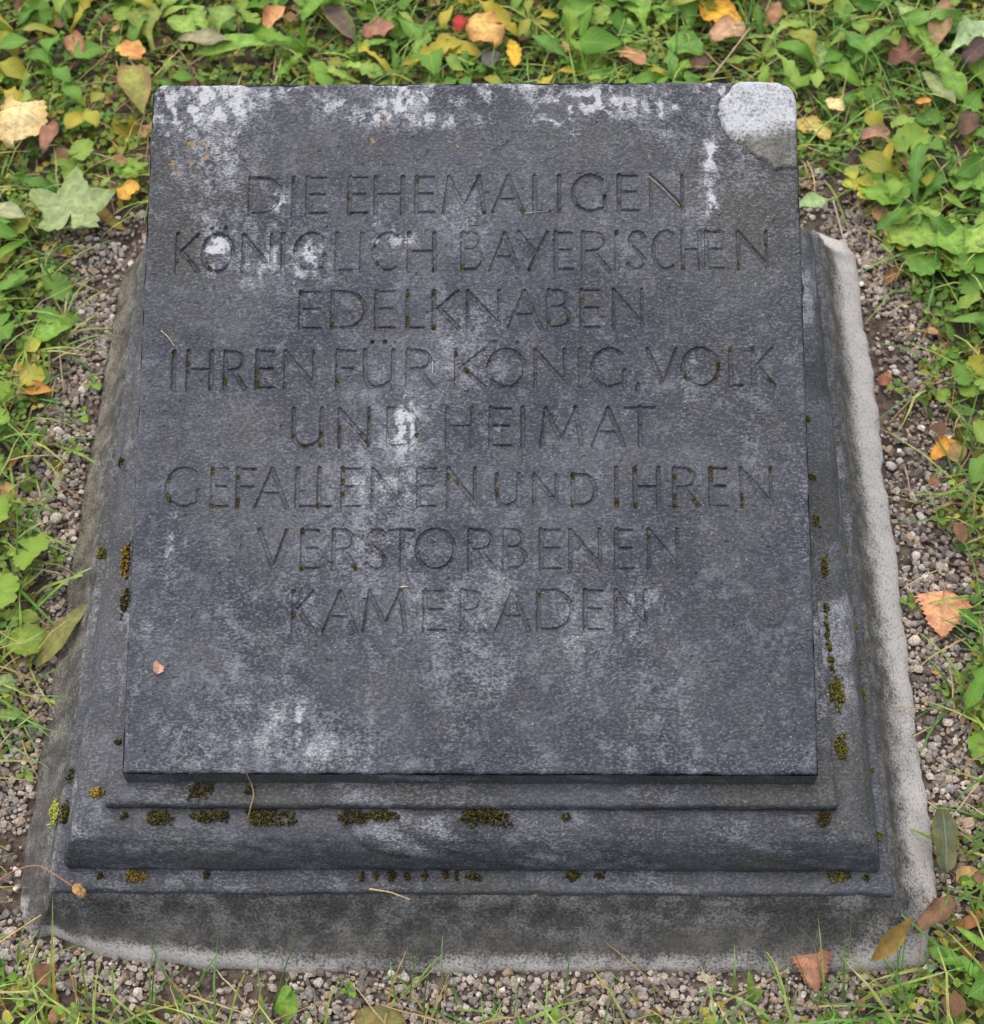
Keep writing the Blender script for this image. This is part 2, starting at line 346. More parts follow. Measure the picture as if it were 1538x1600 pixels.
for (xa, ta, ba), (xb, tb, bb), letters in LINES:
    for ch, x0, x1 in letters:
        f = ((x0+x1)/2-xa)/(xb-xa); yt, yb_ = ta+(tb-ta)*f, ba+(bb-ba)*f
        if ch.islower(): yt += 10.0; yb_ -= 1.5
        ua, va = uv_of(x0, yb_); ub, vb = uv_of(x1, yb_); _, vt = uv_of((x0+x1)/2, yt)
        carve(GL[ch.upper()], 0.0023, ua, ub, (va+vb)/2, vt, len(names)); names.append('comma' if ch == ',' else 'letter')
for x, y in DOTS:
    a, b = uv_of(x, y); carve([(1.05, [(0, 0), (0, 0.0001)])], 0.0021, a, a+1e-5, b, b+1e-5, len(names)); names.append('umlaut_dot')

# --- the mended corner
PATCH_PX = [(1158,118),(1140,140),(1125,158),(1122,180),(1128,196),(1135,207),(1155,225),(1175,240),(1200,255),(1212,265),(1225,263),(1250,261),(1262,200),(1255,110)]
pp = np.array([uv_of(x, y) for x, y in PATCH_PX])
psd = poly_sd(np.stack([UU.ravel(), VV.ravel()], 1)+0.0, pp).reshape(UU.shape)+(fbm(UU, VV, 180, 3, 61)-.5)*0.004
PM = psd < 0
Hh = np.where(PM, Hh+0.0014*sstep(0, -0.004, psd)+0.0012*(fbm(UU, VV, 160, 4, 8)-.5), Hh)
Hh -= 0.0016*np.exp(-(psd/0.0013)**2)*(0.4+1.6*fbm(UU, VV, 120, 2, 4))
# --- weathered face and worn edges
Hh += (fbm(UU, VV, 14, 3, 21)-.5)*0.0016 + (fbm(UU, VV, 260, 3, 22)-.5)*0.0007
pit = vnoise(UU*210, VV*210, 31); Hh -= 0.0011*sstep(.90, .98, pit)
def edge_d(uu, vv):
    return np.minimum.reduce([HW-np.abs(uu), vv, SL-vv])
ed = edge_d(UU, VV); er = 0.0035+0.004*sstep(.45, .8, fbm(UU, VV, 45, 3, 71))
er = np.where(SL-VV < 0.02, er*1.5, er)
Hh -= np.where(ed < er, er-np.sqrt(np.clip(er*er-(er-ed)**2, 0, None)), 0)*0.75
# --- growth on the face: pale crust, moss, algae film, orange lichen
PALE = [(300,165,62,24,.8),(262,215,26,48,.65),(290,250,45,40,.45),(378,160,26,10,.7),(520,165,45,18,.65),(575,182,36,14,.7),(640,162,75,16,.6),(690,188,30,14,.8),
 (742,182,26,14,.55),(912,158,62,20,1.0),(868,185,26,12,.85),(960,170,60,14,.5),(1050,165,36,12,.5),(1112,235,11,40,.7),(1113,320,8,15,.85),(1110,275,14,30,.45),(430,318,15,15,.95),(408,330,10,30,.5),
 (425,352,55,26,.5),(340,395,17,28,.95),(440,400,42,40,.62),(486,402,18,24,.8),(466,440,14,45,.65),(591,366,8,26,.95),(622,372,24,14,.75),(575,395,14,14,.4),(430,480,34,10,.65),(480,470,14,22,.6),(405,505,14,22,.45),
 (350,472,16,5,.5),(632,664,15,29,1.0),(645,575,26,24,.5),(592,592,24,18,.55),(662,640,30,20,.45),(782,668,24,22,.62),(885,664,18,30,.5),(600,700,60,16,.4),(575,650,16,34,.4),(500,690,40,22,.25),(560,770,26,26,.5),
 (605,760,40,30,.4),(680,775,20,20,.5),(925,745,20,18,.5),(880,770,20,14,.35),(560,850,50,30,.32),(640,860,36,36,.35),(760,870,40,40,.38),(830,860,26,30,.35),(920,880,30,40,.35),(1000,890,30,30,.3),(490,945,30,26,.5),(535,960,16,20,.65),
 (585,965,20,24,.5),(680,960,26,30,.42),(610,1010,120,26,.28),(1010,945,30,34,.6),(985,980,18,14,.6),(472,1135,11,28,.75),(398,1160,76,20,.5),(285,1140,34,9,.65),(425,1125,14,30,.5),(350,1190,90,20,.35),(560,1170,60,30,.35),(740,1060,160,30,.22),
 (870,1180,60,24,.3),(1060,1040,16,50,.25),(960,1170,40,24,.3),(266,865,6,34,.75),(276,800,5,20,.7),(300,848,26,6,.55),(225,990,22,10,.55),(230,1040,14,30,.35),(268,560,24,20,.35),(1180,540,22,16,.3),(700,205,40,10,.4),(310,345,26,20,.4),(330,300,30,16,.35),(255,300,14,40,.35),
 (770,220,30,30,.25),(1040,205,16,16,.4),(1215,450,20,40,.22),(1255,700,8,200,.25),(720,640,220,60,.12),(700,900,260,80,.14),(1060,1110,60,60,.15),(760,1195,420,10,.3),(360,1195,150,8,.35),(285,230,90,100,.42),(440,405,85,60,.5),(640,600,190,70,.3),(740,760,210,80,.3),(560,940,150,60,.32),(900,900,150,80,.28),(400,1130,160,50,.32),(1180,200,60,60,.3),(600,330,120,50,.2),(980,360,80,40,.3)]
MOSSPX = [(457,281,5),(545,309,4),(551,315,3),(549,332,5),(570,333,3),(590,332,3),(625,332,4),(653,281,5),(653,300,3),(757,331,4),(772,331,4),(815,330,6),(875,325,3),(903,320,4),(945,307,3),(969,315,4),(1062,278,3),(1063,322,6),
 (277,408,4),(294,408,5),(304,424,4),(326,421,6),(355,383,4),(586,383,4),(590,410,5),(602,418,4),(640,425,3),(675,420,5),(724,417,6),(747,375,3),(940,375,6),(963,363,4),(1069,417,4),(1196,380,4),(1154,410,5),(1154,420,3),(827,420,4),
 (470,457,4),(519,507,6),(522,490,4),(561,466,6),(585,512,4),(637,462,6),(637,497,6),(637,507,4),(678,458,4),(678,511,6),(700,502,6),(712,513,4),(818,466,4),(860,502,6),(888,497,5),(910,467,4),
 (270,552,5),(293,567,5),(293,580,4),(350,596,7),(376,594,4),(400,580,6),(402,600,7),(420,577,4),(375,582,3),(447,556,3),(489,551,4),(525,571,4),(526,595,5),(326,606,4),(582,534,4),(602,534,3),(677,560,4),(712,552,5),(728,580,7),(732,590,5),(745,600,4),(813,580,6),(765,562,4),
 (811,561,4),(800,604,4),(1070,590,6),(1122,572,9),(1120,590,5),(1105,550,6),(1090,549,5),(1142,547,4),(1145,603,4),(1158,602,5),(1177,547,4),(1203,594,5),(458,680,4),(475,697,6),(500,678,6),(499,693,5),(530,668,5),(547,668,6),(562,682,6),(572,690,5),(576,650,6),(530,699,4),(631,644,4),(652,680,5),(735,645,5),(848,646,5),
 (262,778,9),(265,750,5),(331,736,6),(331,790,4),(345,792,5),(352,760,4),(371,785,8),(372,745,4),(395,734,4),(460,734,3),(497,790,5),(512,792,5),(535,752,6),(535,772,5),(537,734,4),(700,744,6),(713,754,5),(777,769,7),(776,750,3),(832,782,3),(894,745,5),(894,790,4),(964,784,7),(993,735,5),(993,789,6),(1055,744,5),(1055,775,6),(1055,791,5),(1085,780,5),(1088,790,5),(1078,736,5),
 (1112,735,7),(1132,732,6),(1112,748,5),(1160,776,7),(1160,790,5),(1204,733,5),(1131,759,4),(472,831,5),(472,888,5),(497,829,4),(552,889,7),(600,868,4),(458,960,6),(505,985,5),(608,969,5),(844,929,5),(884,938,4),(966,937,5),(1015,839,5)]
LICH = [(600,190,9),(583,220,9),(640,180,5),(300,225,14),(320,225,8),(258,235,6),(270,255,9),(300,255,8),(715,228,6),(905,210,5),(940,240,5),(560,165,5),(1115,143,4),(1155,200,5),(322,245,8),(276,270,8)]
mk = np.zeros(UU.shape+(4,))
def blob(ch, x, y, rx, ry, s, mode='add'):
    a, b = uv_of(x, y); sx = 0.62/1050*rx; sy = 0.66/1080*ry
    i0, i1 = np.searchsorted(u, [a-3*sx, a+3*sx]); j0, j1 = np.searchsorted(v, [b-3*sy, b+3*sy])
    g = s*np.exp(-0.5*(((UU[j0:j1, i0:i1]-a)/sx)**2+((VV[j0:j1, i0:i1]-b)/sy)**2))
    mk[j0:j1, i0:i1, ch] = np.maximum(mk[j0:j1, i0:i1, ch], g) if mode == 'max' else mk[j0:j1, i0:i1, ch]+g
for b in PALE: blob(0, b[0], b[1], b[2]*1.2, b[3]*1.2, b[4]*(.85 if b[1] < 480 or b[4] > .9 else .6), 'max')
topb = sstep(uv_of(740, 205)[1], uv_of(740, 165)[1], VV+(fbm(UU, VV*.4, 32, 4, 86)-.5)*.07)*sstep(.32, .60, fbm(UU, VV, 24, 5, 87))
mk[..., 0] = np.maximum(mk[..., 0], topb*.5)
brk = 0.0+1.05*fbm(UU, VV*.6, 50, 5, 81)+.95*sstep(.44, .62, fbm(UU, VV*.8, 150, 4, 82)); mk[..., 0] = np.clip(mk[..., 0]*brk, 0, 1)
streak = fbm(UU, VV*.10, 55, 4, 84)
mk[..., 0] += 0.38*sstep(.44, .72, fbm(UU, VV*0.6, 13, 5, 83))*(0.5+.6*np.exp(-((UU+.02)/.22)**2))+.16*sstep(.52, .75, streak)*sstep(.42, .6, fbm(UU, VV, 6, 2, 85))
for x, y, r in MOSSPX: blob(1, x, y, r*0.7, r*0.85, 0.98, 'max')
mk[..., 1] *= sstep(-0.0002, -0.0012, Hh)
for b in ((1170,300,90,110,.9),(300,260,90,90,.7),(290,400,60,70,.5),(900,200,120,50,.45),(1150,650,60,120,.3),(560,230,120,40,.3),(380,690,90,60,.3)): blob(2, *b)
mk[..., 2] = np.clip(mk[..., 2], 0, 1)
for x, y, r in LICH: blob(3, x, y, r*0.6, r*0.5, 0.75, 'max')
v_a = uv_of(1200, 232)[1]; v_b = uv_of(1200, 186)[1]
fade = sstep(v_a, v_b, VV+(UU-uv_of(1200, 200)[0])*-0.25+(fbm(UU, VV, 70, 3, 6)-.5)*.02)
mk[..., 0] = np.where(PM, fade*(.45+.9*fbm(UU, VV, 80, 3, 5)), mk[..., 0])
mk[..., 2] = np.where(PM, (1-fade)*(.3+.5*fbm(UU, VV, 50, 3, 7)), mk[..., 2])
# --- rounded back corners
def round_corner(a, b):
    a = a.copy(); b = b.copy()
    for sx, r in ((-1, 0.013), (1, 0.021)):
        cu, cv = sx*(HW-r), SL-r
        m = (sx*(a-cu) > 0) & (b > cv); dx, dy = a-cu, b-cv; q = np.maximum(np.abs(dx), np.abs(dy)); l = np.hypot(dx, dy)+1e-9
        a = np.where(m, cu+dx/l*q, a); b = np.where(m, cv+dy/l*q, b)
    return a, b
UC, VC = round_corner(UU, VV)
jit = (fbm(UU, VV, 90, 3, 77)-.5)*0.0022*sstep(0.004, 0, ed)
UC = UC*(1+jit); VC = VC+jit*np.where(VV > SL/2, 1, -1)
PV = P0 + UC[..., None]*np.array([1., 0, 0]) + VC[..., None]*EV + Hh[..., None]*EN
PV = PV.reshape(-1, 3); MK = mk.reshape(-1, 4)
gi = np.arange((nu+1)*(nv+1)).reshape(nv+1, nu+1)
Q = np.stack([gi[:-1, :-1], gi[:-1, 1:], gi[1:, 1:], gi[1:, :-1]], -1).reshape(-1, 4)
fl = LID.reshape(-1)[Q].max(1); fp = PM.reshape(-1)[Q].sum(1) >= 3
def submesh(name, F, mat):
    ids, inv = np.unique(F, return_inverse=True)
    return mk_mesh(name, PV[ids], inv.reshape(-1, 4), mat, data=MK[ids], smooth=False)

def wall_ring(rows, perim, mat, name, masks=None, noise=0.0006, smooth=False):
    """rows: list of functions/arrays giving (n,3) points of each level round the stone"""
    n = len(rows[0]); A = np.stack(rows, 0); m = len(rows)
    A = A.reshape(-1, 3); ii = np.arange(m*n).reshape(m, n); jj = np.roll(ii, -1, 1)
    F = np.stack([ii[:-1], jj[:-1], jj[1:], ii[1:]], -1).reshape(-1, 4)[:, ::-1]
    return mk_mesh(name, A, F, mat, data=masks, smooth=smooth)
def rect_loop(hx, y0, y1, rf, rb_l, rb_r, step=0.0035):
    """closed loop, counter-clockwise from the front left corner; fixed number of points per side"""
    out = []
    nfx, nsy, na = 180, 190, 6
    cs = [(-hx+rf, y0+rf, rf, 180, 270), (hx-rf, y0+rf, rf, 270, 360), (hx-rb_r, y1-rb_r, rb_r, 0, 90), (-hx+rb_l, y1-rb_l, rb_l, 90, 180)]
    arcs = [[(cx+r*math.cos(R(a0+(a1-a0)*k/na)), cy+r*math.sin(R(a0+(a1-a0)*k/na))) for k in range(na+1)] for cx, cy, r, a0, a1 in cs]
    for k in range(4):
        out += arcs[k]; a = arcs[k][-1]; b = arcs[(k+1) % 4][0]; m = nfx if k % 2 == 0 else nsy
        out += [(a[0]+(b[0]-a[0])*q/m, a[1]+(b[1]-a[1])*q/m) for q in range(1, m)]
    return np.array(out)
def ring_mask(A, n, kind):
    x, y, z = A[:, 0], A[:, 1], A[:, 2]; s = x+2.3*z; t = y+1.7*z
    pale = 0.42*sstep(.45, .70, fbm(s, t, 30, 5, 91))+0.32*sstep(.46, .72, fbm(s, t, 9, 4, 92))
    alg = .22+sstep(.42, .68, fbm(s, t, 12, 4, 95))*0.6
    return np.stack([pale, 0*pale, alg, 0*pale], 1)

slab = link('slab', submesh('slab', Q[(fl < 0) & ~fp], STONE), stone)
for i, nm in enumerate(names):
    F = Q[(fl == i) & ~fp]
    if len(F): link(nm, submesh(nm, F, STONE), slab)
pch = link('corner_patch', submesh('corner_patch', Q[fp], PATCH), slab); pch['label'] = 'pale grey repair mortar filling the broken corner'
# slab edge, meeting the face's worn rim
base = rect_loop(HW, YF, YB, 0.0015, 0.013, 0.021)
rimz = top_z(base[:, 1])-0.0022
rows = []
for k, f in enumerate(np.linspace(0, 1, 14)):
    z = 0.141+(rimz-0.141)*f
    wn = (fbm(base[:, 0]*1.0+base[:, 1]*1.3, z*1.0, 60, 3, 13)-.5)*0.0016
    c = np.array([0, 0.311]); d = base-c; d = d/np.abs(d).max(1, keepdims=True)
    e = base+(base-c)/np.linalg.norm(base-c, axis=1, keepdims=True)*wn[:, None] - (base-c)*0.0002
    rows.append(np.column_stack([e, z]))
A = np.concatenate(rows)
link('slab_edge', wall_ring(rows, base, STONE, 'slab_edge', ring_mask(A, len(base), 0)), slab)

def profile_part(name, prof, mat, rad=0.0025, nsub=4, amp=0.0017, mask=None):
    """prof: (side offset, front/back offset, z) from inner top to outer bottom"""
    P = []
    for a, b in zip(prof[:-1], prof[1:]):
        m = max(1, int(math.dist(a, b)/0.003))
        P += [tuple(a[i]+(b[i]-a[i])*k/m for i in range(3)) for k in range(m)]
    P.append(prof[-1]); rows = []
    for ox, oy, z in P:
        l = rect_loop(HW+ox, YF-oy, YB+oy, rad, rad*2, rad*2)
        q = fbm(l[:, 0]*1.0+z*3, l[:, 1]*1.0-z*2, 34, 4, 14)-.5; q2 = fbm(l[:, 0]+z*5, l[:, 1]+z*4, 220, 2, 15)-.5
        c = np.array([0, 0.311]); d = (l-c)/np.array([HW, HW]); dd = d/np.linalg.norm(d, axis=1, keepdims=True)
        chip = sstep(.66, .80, fbm(l[:, 0]+z*2, l[:, 1]-z*2, 45, 3, 16))*.0028
        e = l+dd*(q*amp*2+q2*amp-chip)[:, None]
        rows.append(np.column_stack([e, np.full(len(l), z)+q*amp*1.2+q2*amp*0.6]))
    A = np.concatenate(rows)
    o = link(name, wall_ring(rows, None, mat, name, ring_mask(A, len(rows[0]), 0) if mask is None else mask(A), smooth=True), stone)
    return o
profile_part('upper_step', [(-.012,-.012,.1435),(.0150,.0155,.1420),(.0180,.0190,.1405),(.0188,.0200,.1385),(.0190,.0203,.1315),(.0165,.0175,.1295)], STONE)
profile_part('moulding', [(.008,.008,.1305),(.030,.0255,.1290),(.0405,.0365,.1265),(.0490,.0450,.1205),(.0560,.0520,.1090),(.0605,.0560,.0960),(.0625,.0580,.0850),(.0625,.0580,.0770),(.0600,.0555,.0735)], STONE, 0.004)
profile_part('plinth', [(.050,.046,.0757),(.0715,.0740,.0742),(.0738,.0764,.0730),(.0747,.0775,.0708),(.0752,.0780,.0500),(.0756,.0784,-.030)], STONE, 0.003)

# --- concrete footing with its ragged outline
N = 760
def resample(poly, n):
    P = np.vstack([poly, poly[:1]]); s = np.concatenate([[0], np.cumsum(np.linalg.norm(np.diff(P, axis=0), axis=1))])
    t = np.linspace(0, s[-1], n, endpoint=False); return np.column_stack([np.interp(t, s, P[:, 0]), np.interp(t, s, P[:, 1])])
back = np.array([(-0.40, 0.735), (0.40, 0.735)])
outer = resample(foot_poly[::-1], N)                       # counter-clockwise
inner = np.column_stack([np.clip(outer[:, 0], -HW-.070, HW+.070), np.clip(outer[:, 1], YF-.072, YB+.068)])
rows = []
for f, z in ((0.0, .0690), (.17, .0640), (.24, .0520), (.36, .0420), (.48, .0335), (.6, .0255), (.75, .0175), (.88, .0105), (.96, .0055), (1.0, .000), (1.01, -.006), (1.0, -.03)):
    e = inner+(outer-inner)*f
    q = fbm(e[:, 0], e[:, 1], 40, 4, 18)-.5; q2 = fbm(e[:, 0]+z*9, e[:, 1], 140, 3, 19)-.5
    c = np.array([0, 0.311]); dd = (e-c)/np.linalg.norm(e-c, axis=1, keepdims=True)
    rows.append(np.column_stack([e+dd*(q*.008*f+q2*.003*f)[:, None], z+q*.009*math.sin(min(f, 1)*math.pi)+q2*.004*f]))
rows = rows
A = np.concatenate(rows); ff = np.repeat([0, .17, .24, .36, .48, .6, .75, .88, .96, 1, 1, 1], N)
side = sstep(.3, .42, A[:, 0])
pale = np.where(A[:, 1] < -.03, sstep(.62, 1.02, ff), sstep(.25, 1.05, ff))*(.05+1.4*fbm(A[:, 0], A[:, 1], 13, 4, 27))*np.where((A[:, 0] < -.36) & (A[:, 1] > -.06), .35, 1.0)*(1+.7*np.exp(-((A[:, 0]+.27)/.12)**2))+side*sstep(.1, .7, ff)*(.15+.75*fbm(A[:, 0], A[:, 1], 7, 3, 28))
alg = (1-side)*sstep(.6, .0, ff)*.25+sstep(-.33, -.39, A[:, 0])*.9*sstep(.0, .25, A[:, 1])+sstep(.5, .7, A[:, 1])*.3*(1-ff)
ft = link('footing', wall_ring(rows, None, FOOT, 'footing', np.stack([np.clip(pale, 0, 1.2), (1-.65*side)*(1-sstep(.25, .75, ff+(fbm(A[:, 0], A[:, 1], 25, 3, 29)-.5)*.5)), np.clip(alg, 0, 1), 0*pale], 1), smooth=True), stone)
ft['label'] = 'rough pale concrete footing with ragged edge'

# ------------------------------------------------------------------ gravel
def rot_mats(n, tilt=math.pi):
    a = rng.uniform(0, 2*math.pi, n); b = rng.uniform(-tilt, tilt, n); c = rng.uniform(-tilt, tilt, n)
    def rx(t): o = np.zeros_like(t); i = o+1; return np.stack([np.stack([i, o, o], -1), np.stack([o, np.cos(t), -np.sin(t)], -1), np.stack([o, np.sin(t), np.cos(t)], -1)], -2)
    def ry(t): o = np.zeros_like(t); i = o+1; return np.stack([np.stack([np.cos(t), o, np.sin(t)], -1), np.stack([o, i, o], -1), np.stack([-np.sin(t), o, np.cos(t)], -1)], -2)
    def rz(t): o = np.zeros_like(t); i = o+1; return np.stack([np.stack([np.cos(t), -np.sin(t), o], -1), np.stack([np.sin(t), np.cos(t), o], -1), np.stack([o, o, i], -1)], -2)
    return rz(a)@rx(b)@ry(c)
def cube_sphere():
    vs, fs, key = [], [], {}
    def vid(p):
        k = tuple(p)
        if k not in key: key[k] = len(vs); vs.append(p)
        return key[k]
    for axn in range(3):
        for sg in (-1, 1):
            for i in range(2):
                for j in range(2):
                    q = []
                    for di, dj in ((0, 0), (1, 0), (1, 1), (0, 1)):
                        p = [0, 0, 0]; p[axn] = sg; p[(axn+1) % 3] = i+di-1; p[(axn+2) % 3] = j+dj-1; q.append(vid(p))
                    fs.append(q if sg > 0 else q[::-1])
    return np.array(vs, float), np.array(fs)
CV, CF = cube_sphere(); CN = CV/np.linalg.norm(CV, axis=1, keepdims=True)
STV = []
for k in range(14):
    p = CN*0.62+CV*0.30
    for _ in range(5):                                     # broken facets
        nrm = rng.normal(size=3); nrm /= np.linalg.norm(nrm); h = rng.uniform(.55, .8); d = p@nrm; p = p-np.clip(d-h, 0, None)[:, None]*nrm
    STV.append(p*(1+rng.normal(0, .05, (len(p), 1))))
GC = np.array([lin(*c) for c in ((172,162,152),(154,144,137),(190,181,172),(138,128,122),(122,114,111),(176,156,138),(204,197,190),(152,148,148),(164,146,130),(112,104,100),(180,171,164),(146,140,136))])
GW = np.array([.14,.14,.09,.13,.12,.08,.05,.08,.04,.06,.05,.02])
def stones(P, size, cols, flat=0.75):
    n = len(P); k = rng.integers(0, 14, n); B = np.stack(STV)[k]
    sc = np.stack([size*rng.uniform(.85, 1.25, n), size*rng.uniform(.75, 1.1, n), size*rng.uniform(.6, .9, n)*flat*1.2], -1)*0.62
    V = np.einsum('nij,nkj->nki', rot_mats(n, .7), B*sc[:, None, :])+P[:, None, :]
    F = (CF[None]+np.arange(n)[:, None, None]*len(CV)).reshape(-1, 4)
    return V.reshape(-1, 3), F, np.repeat(cols, len(CV), 0)
n = 210000
P = np.column_stack([rng.uniform(-.72, .72, n), rng.uniform(-.30, .95, n)])
dl = poly_sd(P, lawn_poly); df = poly_sd(P, foot_poly)
soilpatch = fbm(P[:, 0], P[:, 1], 16, 3, 33)
brown = sstep(.10, .04, np.hypot((P[:, 0]-.425)/1.0, (P[:, 1]-.50)/2.3))          # the bare strip of earth right of the slab
keep = (df > 0.001) & (dl < 0.02+0.03*(soilpatch-.5)) & (rng.uniform(size=n) < np.clip(1.25-1.1*sstep(.54, .74, soilpatch)-1.0*brown-sstep(-.03, .02, dl)*.6, .05, 1))
P = P[keep]
size = np.clip(rng.lognormal(math.log(.0043), .34, len(P)), .0022, .0105)
o = np.argsort(-size); P, size = P[o], size[o]                                      # big ones first, drop overlaps
cell = {}; ok = []
for i, (x, y) in enumerate(P):
    c = (int(x//.013), int(y//.013)); hit = False
    for a in (-1, 0, 1):
        for b in (-1, 0, 1):
            for j in cell.get((c[0]+a, c[1]+b), ()):
                if (P[j, 0]-x)**2+(P[j, 1]-y)**2 < (.335*(size[i]+size[j]))**2: hit = True; break
            if hit: break
        if hit: break
    if not hit: ok.append(i); cell.setdefault(c, []).append(i)
P, size = P[ok], size[ok]
ci = rng.choice(12, len(P), p=GW/GW.sum()); cols = GC[ci]*rng.uniform(.75, 1.15, (len(P), 1))*np.array([1.0, 0.99, .96])
z = ground_h(P[:, 0], P[:, 1])+size*rng.uniform(-.06, .30, len(P))
BV = np.array([(x, y, q) for x in (-1, 1) for y in (-1, 1) for q in (-1, 1)], float); BF = np.array([(0, 1, 3, 2), (4, 6, 7, 5), (0, 4, 5, 1), (2, 3, 7, 6), (0, 2, 6, 4), (1, 5, 7, 3)])
sm = size < .0042; Ps, ss = np.column_stack([P, z])[sm], size[sm]
Vs = np.einsum('nij,nkj->nki', rot_mats(len(ss), .8), BV[None]*rng.uniform(.6, 1.15, (len(ss), 8, 3))*(ss*.42)[:, None, None])+Ps[:, None, :]
V, F, C = stones(np.column_stack([P, z])[~sm], size[~sm], cols[~sm])
F = np.concatenate([F, (BF[None]+np.arange(len(ss))[:, None, None]*8).reshape(-1, 4)+len(V)]); V = np.concatenate([V, Vs.reshape(-1, 3)]); C = np.concatenate([C, np.repeat(cols[sm], 8, 0)])
tag(link('gravel', mk_mesh('gravel', V, F, GRAVEL, col=C, smooth=False)), 'fine grey and beige gravel strewn round the footing of the memorial', 'gravel', kind='stuff')
n_gravel = len(P)

# single pebbles that stand out of the gravel
SV, SF = None, None
def pebble(px, py, dpx, col, label, group=None, flat=.7):
    p = G(px, py, .004); s = dpx/1650.0
    d = CN.copy(); d += .10*np.sin(d[:, [1, 2, 0]]*3+rng.uniform(0, 6, 3))
    V = d*np.array([s*.5, s*.4, s*.5*flat])
    me = mk_mesh('pebble', V, CF, GRAVEL, col=np.tile(lin(*col), (len(V), 1)), smooth=True)
    o = link('pebble', me, None, (p[0], p[1], float(ground_h(np.array([p[0]]), np.array([p[1]]))[0])+s*.25), (0, 0, rng.uniform(0, 6)))
    return tag(o, label, 'pebble', group)
for a in (((92,745),20,(176,158,136),'rounded tan pebble on the gravel beside grass blades left of the inscription'),
          ((88,810),26,(206,200,186),'largest whitish oval pebble on the gravel left of the inscription'),
          ((10,540),34,(196,184,168),'pale stone lying in the clover beside the orange leaf'),
          ((1432,868),20,(208,204,198),'white angular pebble beside the footing above the orange birch leaf'),
          ((1446,900),14,(226,222,216),'small bright white pebble above the orange birch leaf'),
          ((1441,886),15,(186,188,190),'light grey pebble between two white ones above the orange birch leaf'),
          ((205,412),18,(214,208,200),'white wedge shaped pebble against the far corner of the footing'),
          ((1430,1000),24,(216,200,182),'cream coloured pebble next to the tip of the orange birch leaf'),
          ((1402,580),16,(200,198,194),'grey white pebble on bare soil beside the small brown leaf'),
          ((1450,1515),20,(210,204,198),'whitish pebble at the near corner of the footing under the green toothed leaf'),
          ((1393,728),22,(190,186,180),'flat grey pebble by the footing near the yellow birch leaf')):
    pebble(*a[0], a[1], a[2], a[3])

# ------------------------------------------------------------------ leaves
def strip_leaf(kind, L, wr, nt_=15, nc=2, arch=0.12, fold=0.15, wave=0.04, curl=0.0, seed=0, droop=0.0, twist=0.0, bend=0.0):
    """leaf along +x, width across y; returns V, F, uv, edge weight"""
    r = np.random.default_rng(seed); t = np.linspace(0, 1, nt_)
    if kind == 'lance': hw = np.sin(np.pi*t**.9)**.9
    elif kind == 'ovate': hw = np.clip(t, 0, 1)**.55*np.clip(1-t, 0, 1)**.62*1.75
    elif kind == 'birch': hw = np.minimum(1, (t/.18)**.8)*np.clip(1-t, 0, 1)**.80*1.22*(1+.10*((np.arange(nt_) % 2)*2-1)*(t > .1)*(t < .97))
    elif kind == 'serrate': hw = np.clip(t, 0, 1)**.5*np.clip(1-t, 0, 1)**.55*1.65*(1+.05*((np.arange(nt_) % 2)*2-1))
    elif kind == 'plantain': hw = (.10+.9*sstep(.12, .5, t))*np.clip(1-t, 0, 1)**.5*1.25
    elif kind == 'dandelion':
        env = (.10+.95*t**1.1)*np.clip((1-t)*4.2, 0, 1)**.6
        ph = (t*r.integers(4, 7)+r.uniform()) % 1; hw = env*(1-.48*(1-ph)*(t < .84))
    elif kind == 'spatula': hw = (.14+.86*sstep(.2, .72, t))*np.clip((1-t)*3.4, 0, 1)**.55*(1+.07*np.sin(t*40))
    elif kind == 'torn': hw = np.clip(t, 0, 1)**.5*np.clip(1-t, 0, 1)**.5*1.9*(1+.35*(r.uniform(size=nt_)-.5))
    else: hw = np.sin(np.pi*t)
    s = np.linspace(-1, 1, 2*nc+1); hwm = hw*wr*L*.5
    asym = 1+.12*np.sign(s)*r.uniform(-1, 1)
    x = (t*L)[:, None]*np.ones_like(s); y = hwm[:, None]*s*asym
    if kind in ('dandelion',): x = x-np.abs(s)*hwm[:, None]*.35
    if kind in ('birch', 'serrate'): x = x+np.abs(s)*hwm[:, None]*.16
    ang = bend*t*t; y = y+(L*bend*t*t*.5)[:, None]
    zz = L*(arch*np.sin(np.pi*t*.95)-droop*t**2.2)[:, None]+np.abs(y-(L*bend*t*t*.5)[:, None])*fold
    zz = zz+wave*L*wr*np.sin(t*r.uniform(7, 13)+r.uniform(0, 6))[:, None]*s*np.abs(s)+curl*L*wr*(s**2)*np.sin(np.pi*t)[:, None]
    zz = zz+twist*t[:, None]*s*hwm[:, None]+.02*L*wr*r.normal(size=zz.shape)*np.abs(s)
    V = np.stack([x, y, zz], -1).reshape(-1, 3); k = len(s); ii = np.arange(nt_*k).reshape(nt_, k)
    F = np.stack([ii[:-1, :-1], ii[1:, :-1], ii[1:, 1:], ii[:-1, 1:]], -1).reshape(-1, 4)
    uvv = np.stack([np.repeat(t, k), np.tile(s*.5+.5, nt_)], 1)
    return V, F, uvv, np.abs(np.tile(s, nt_))
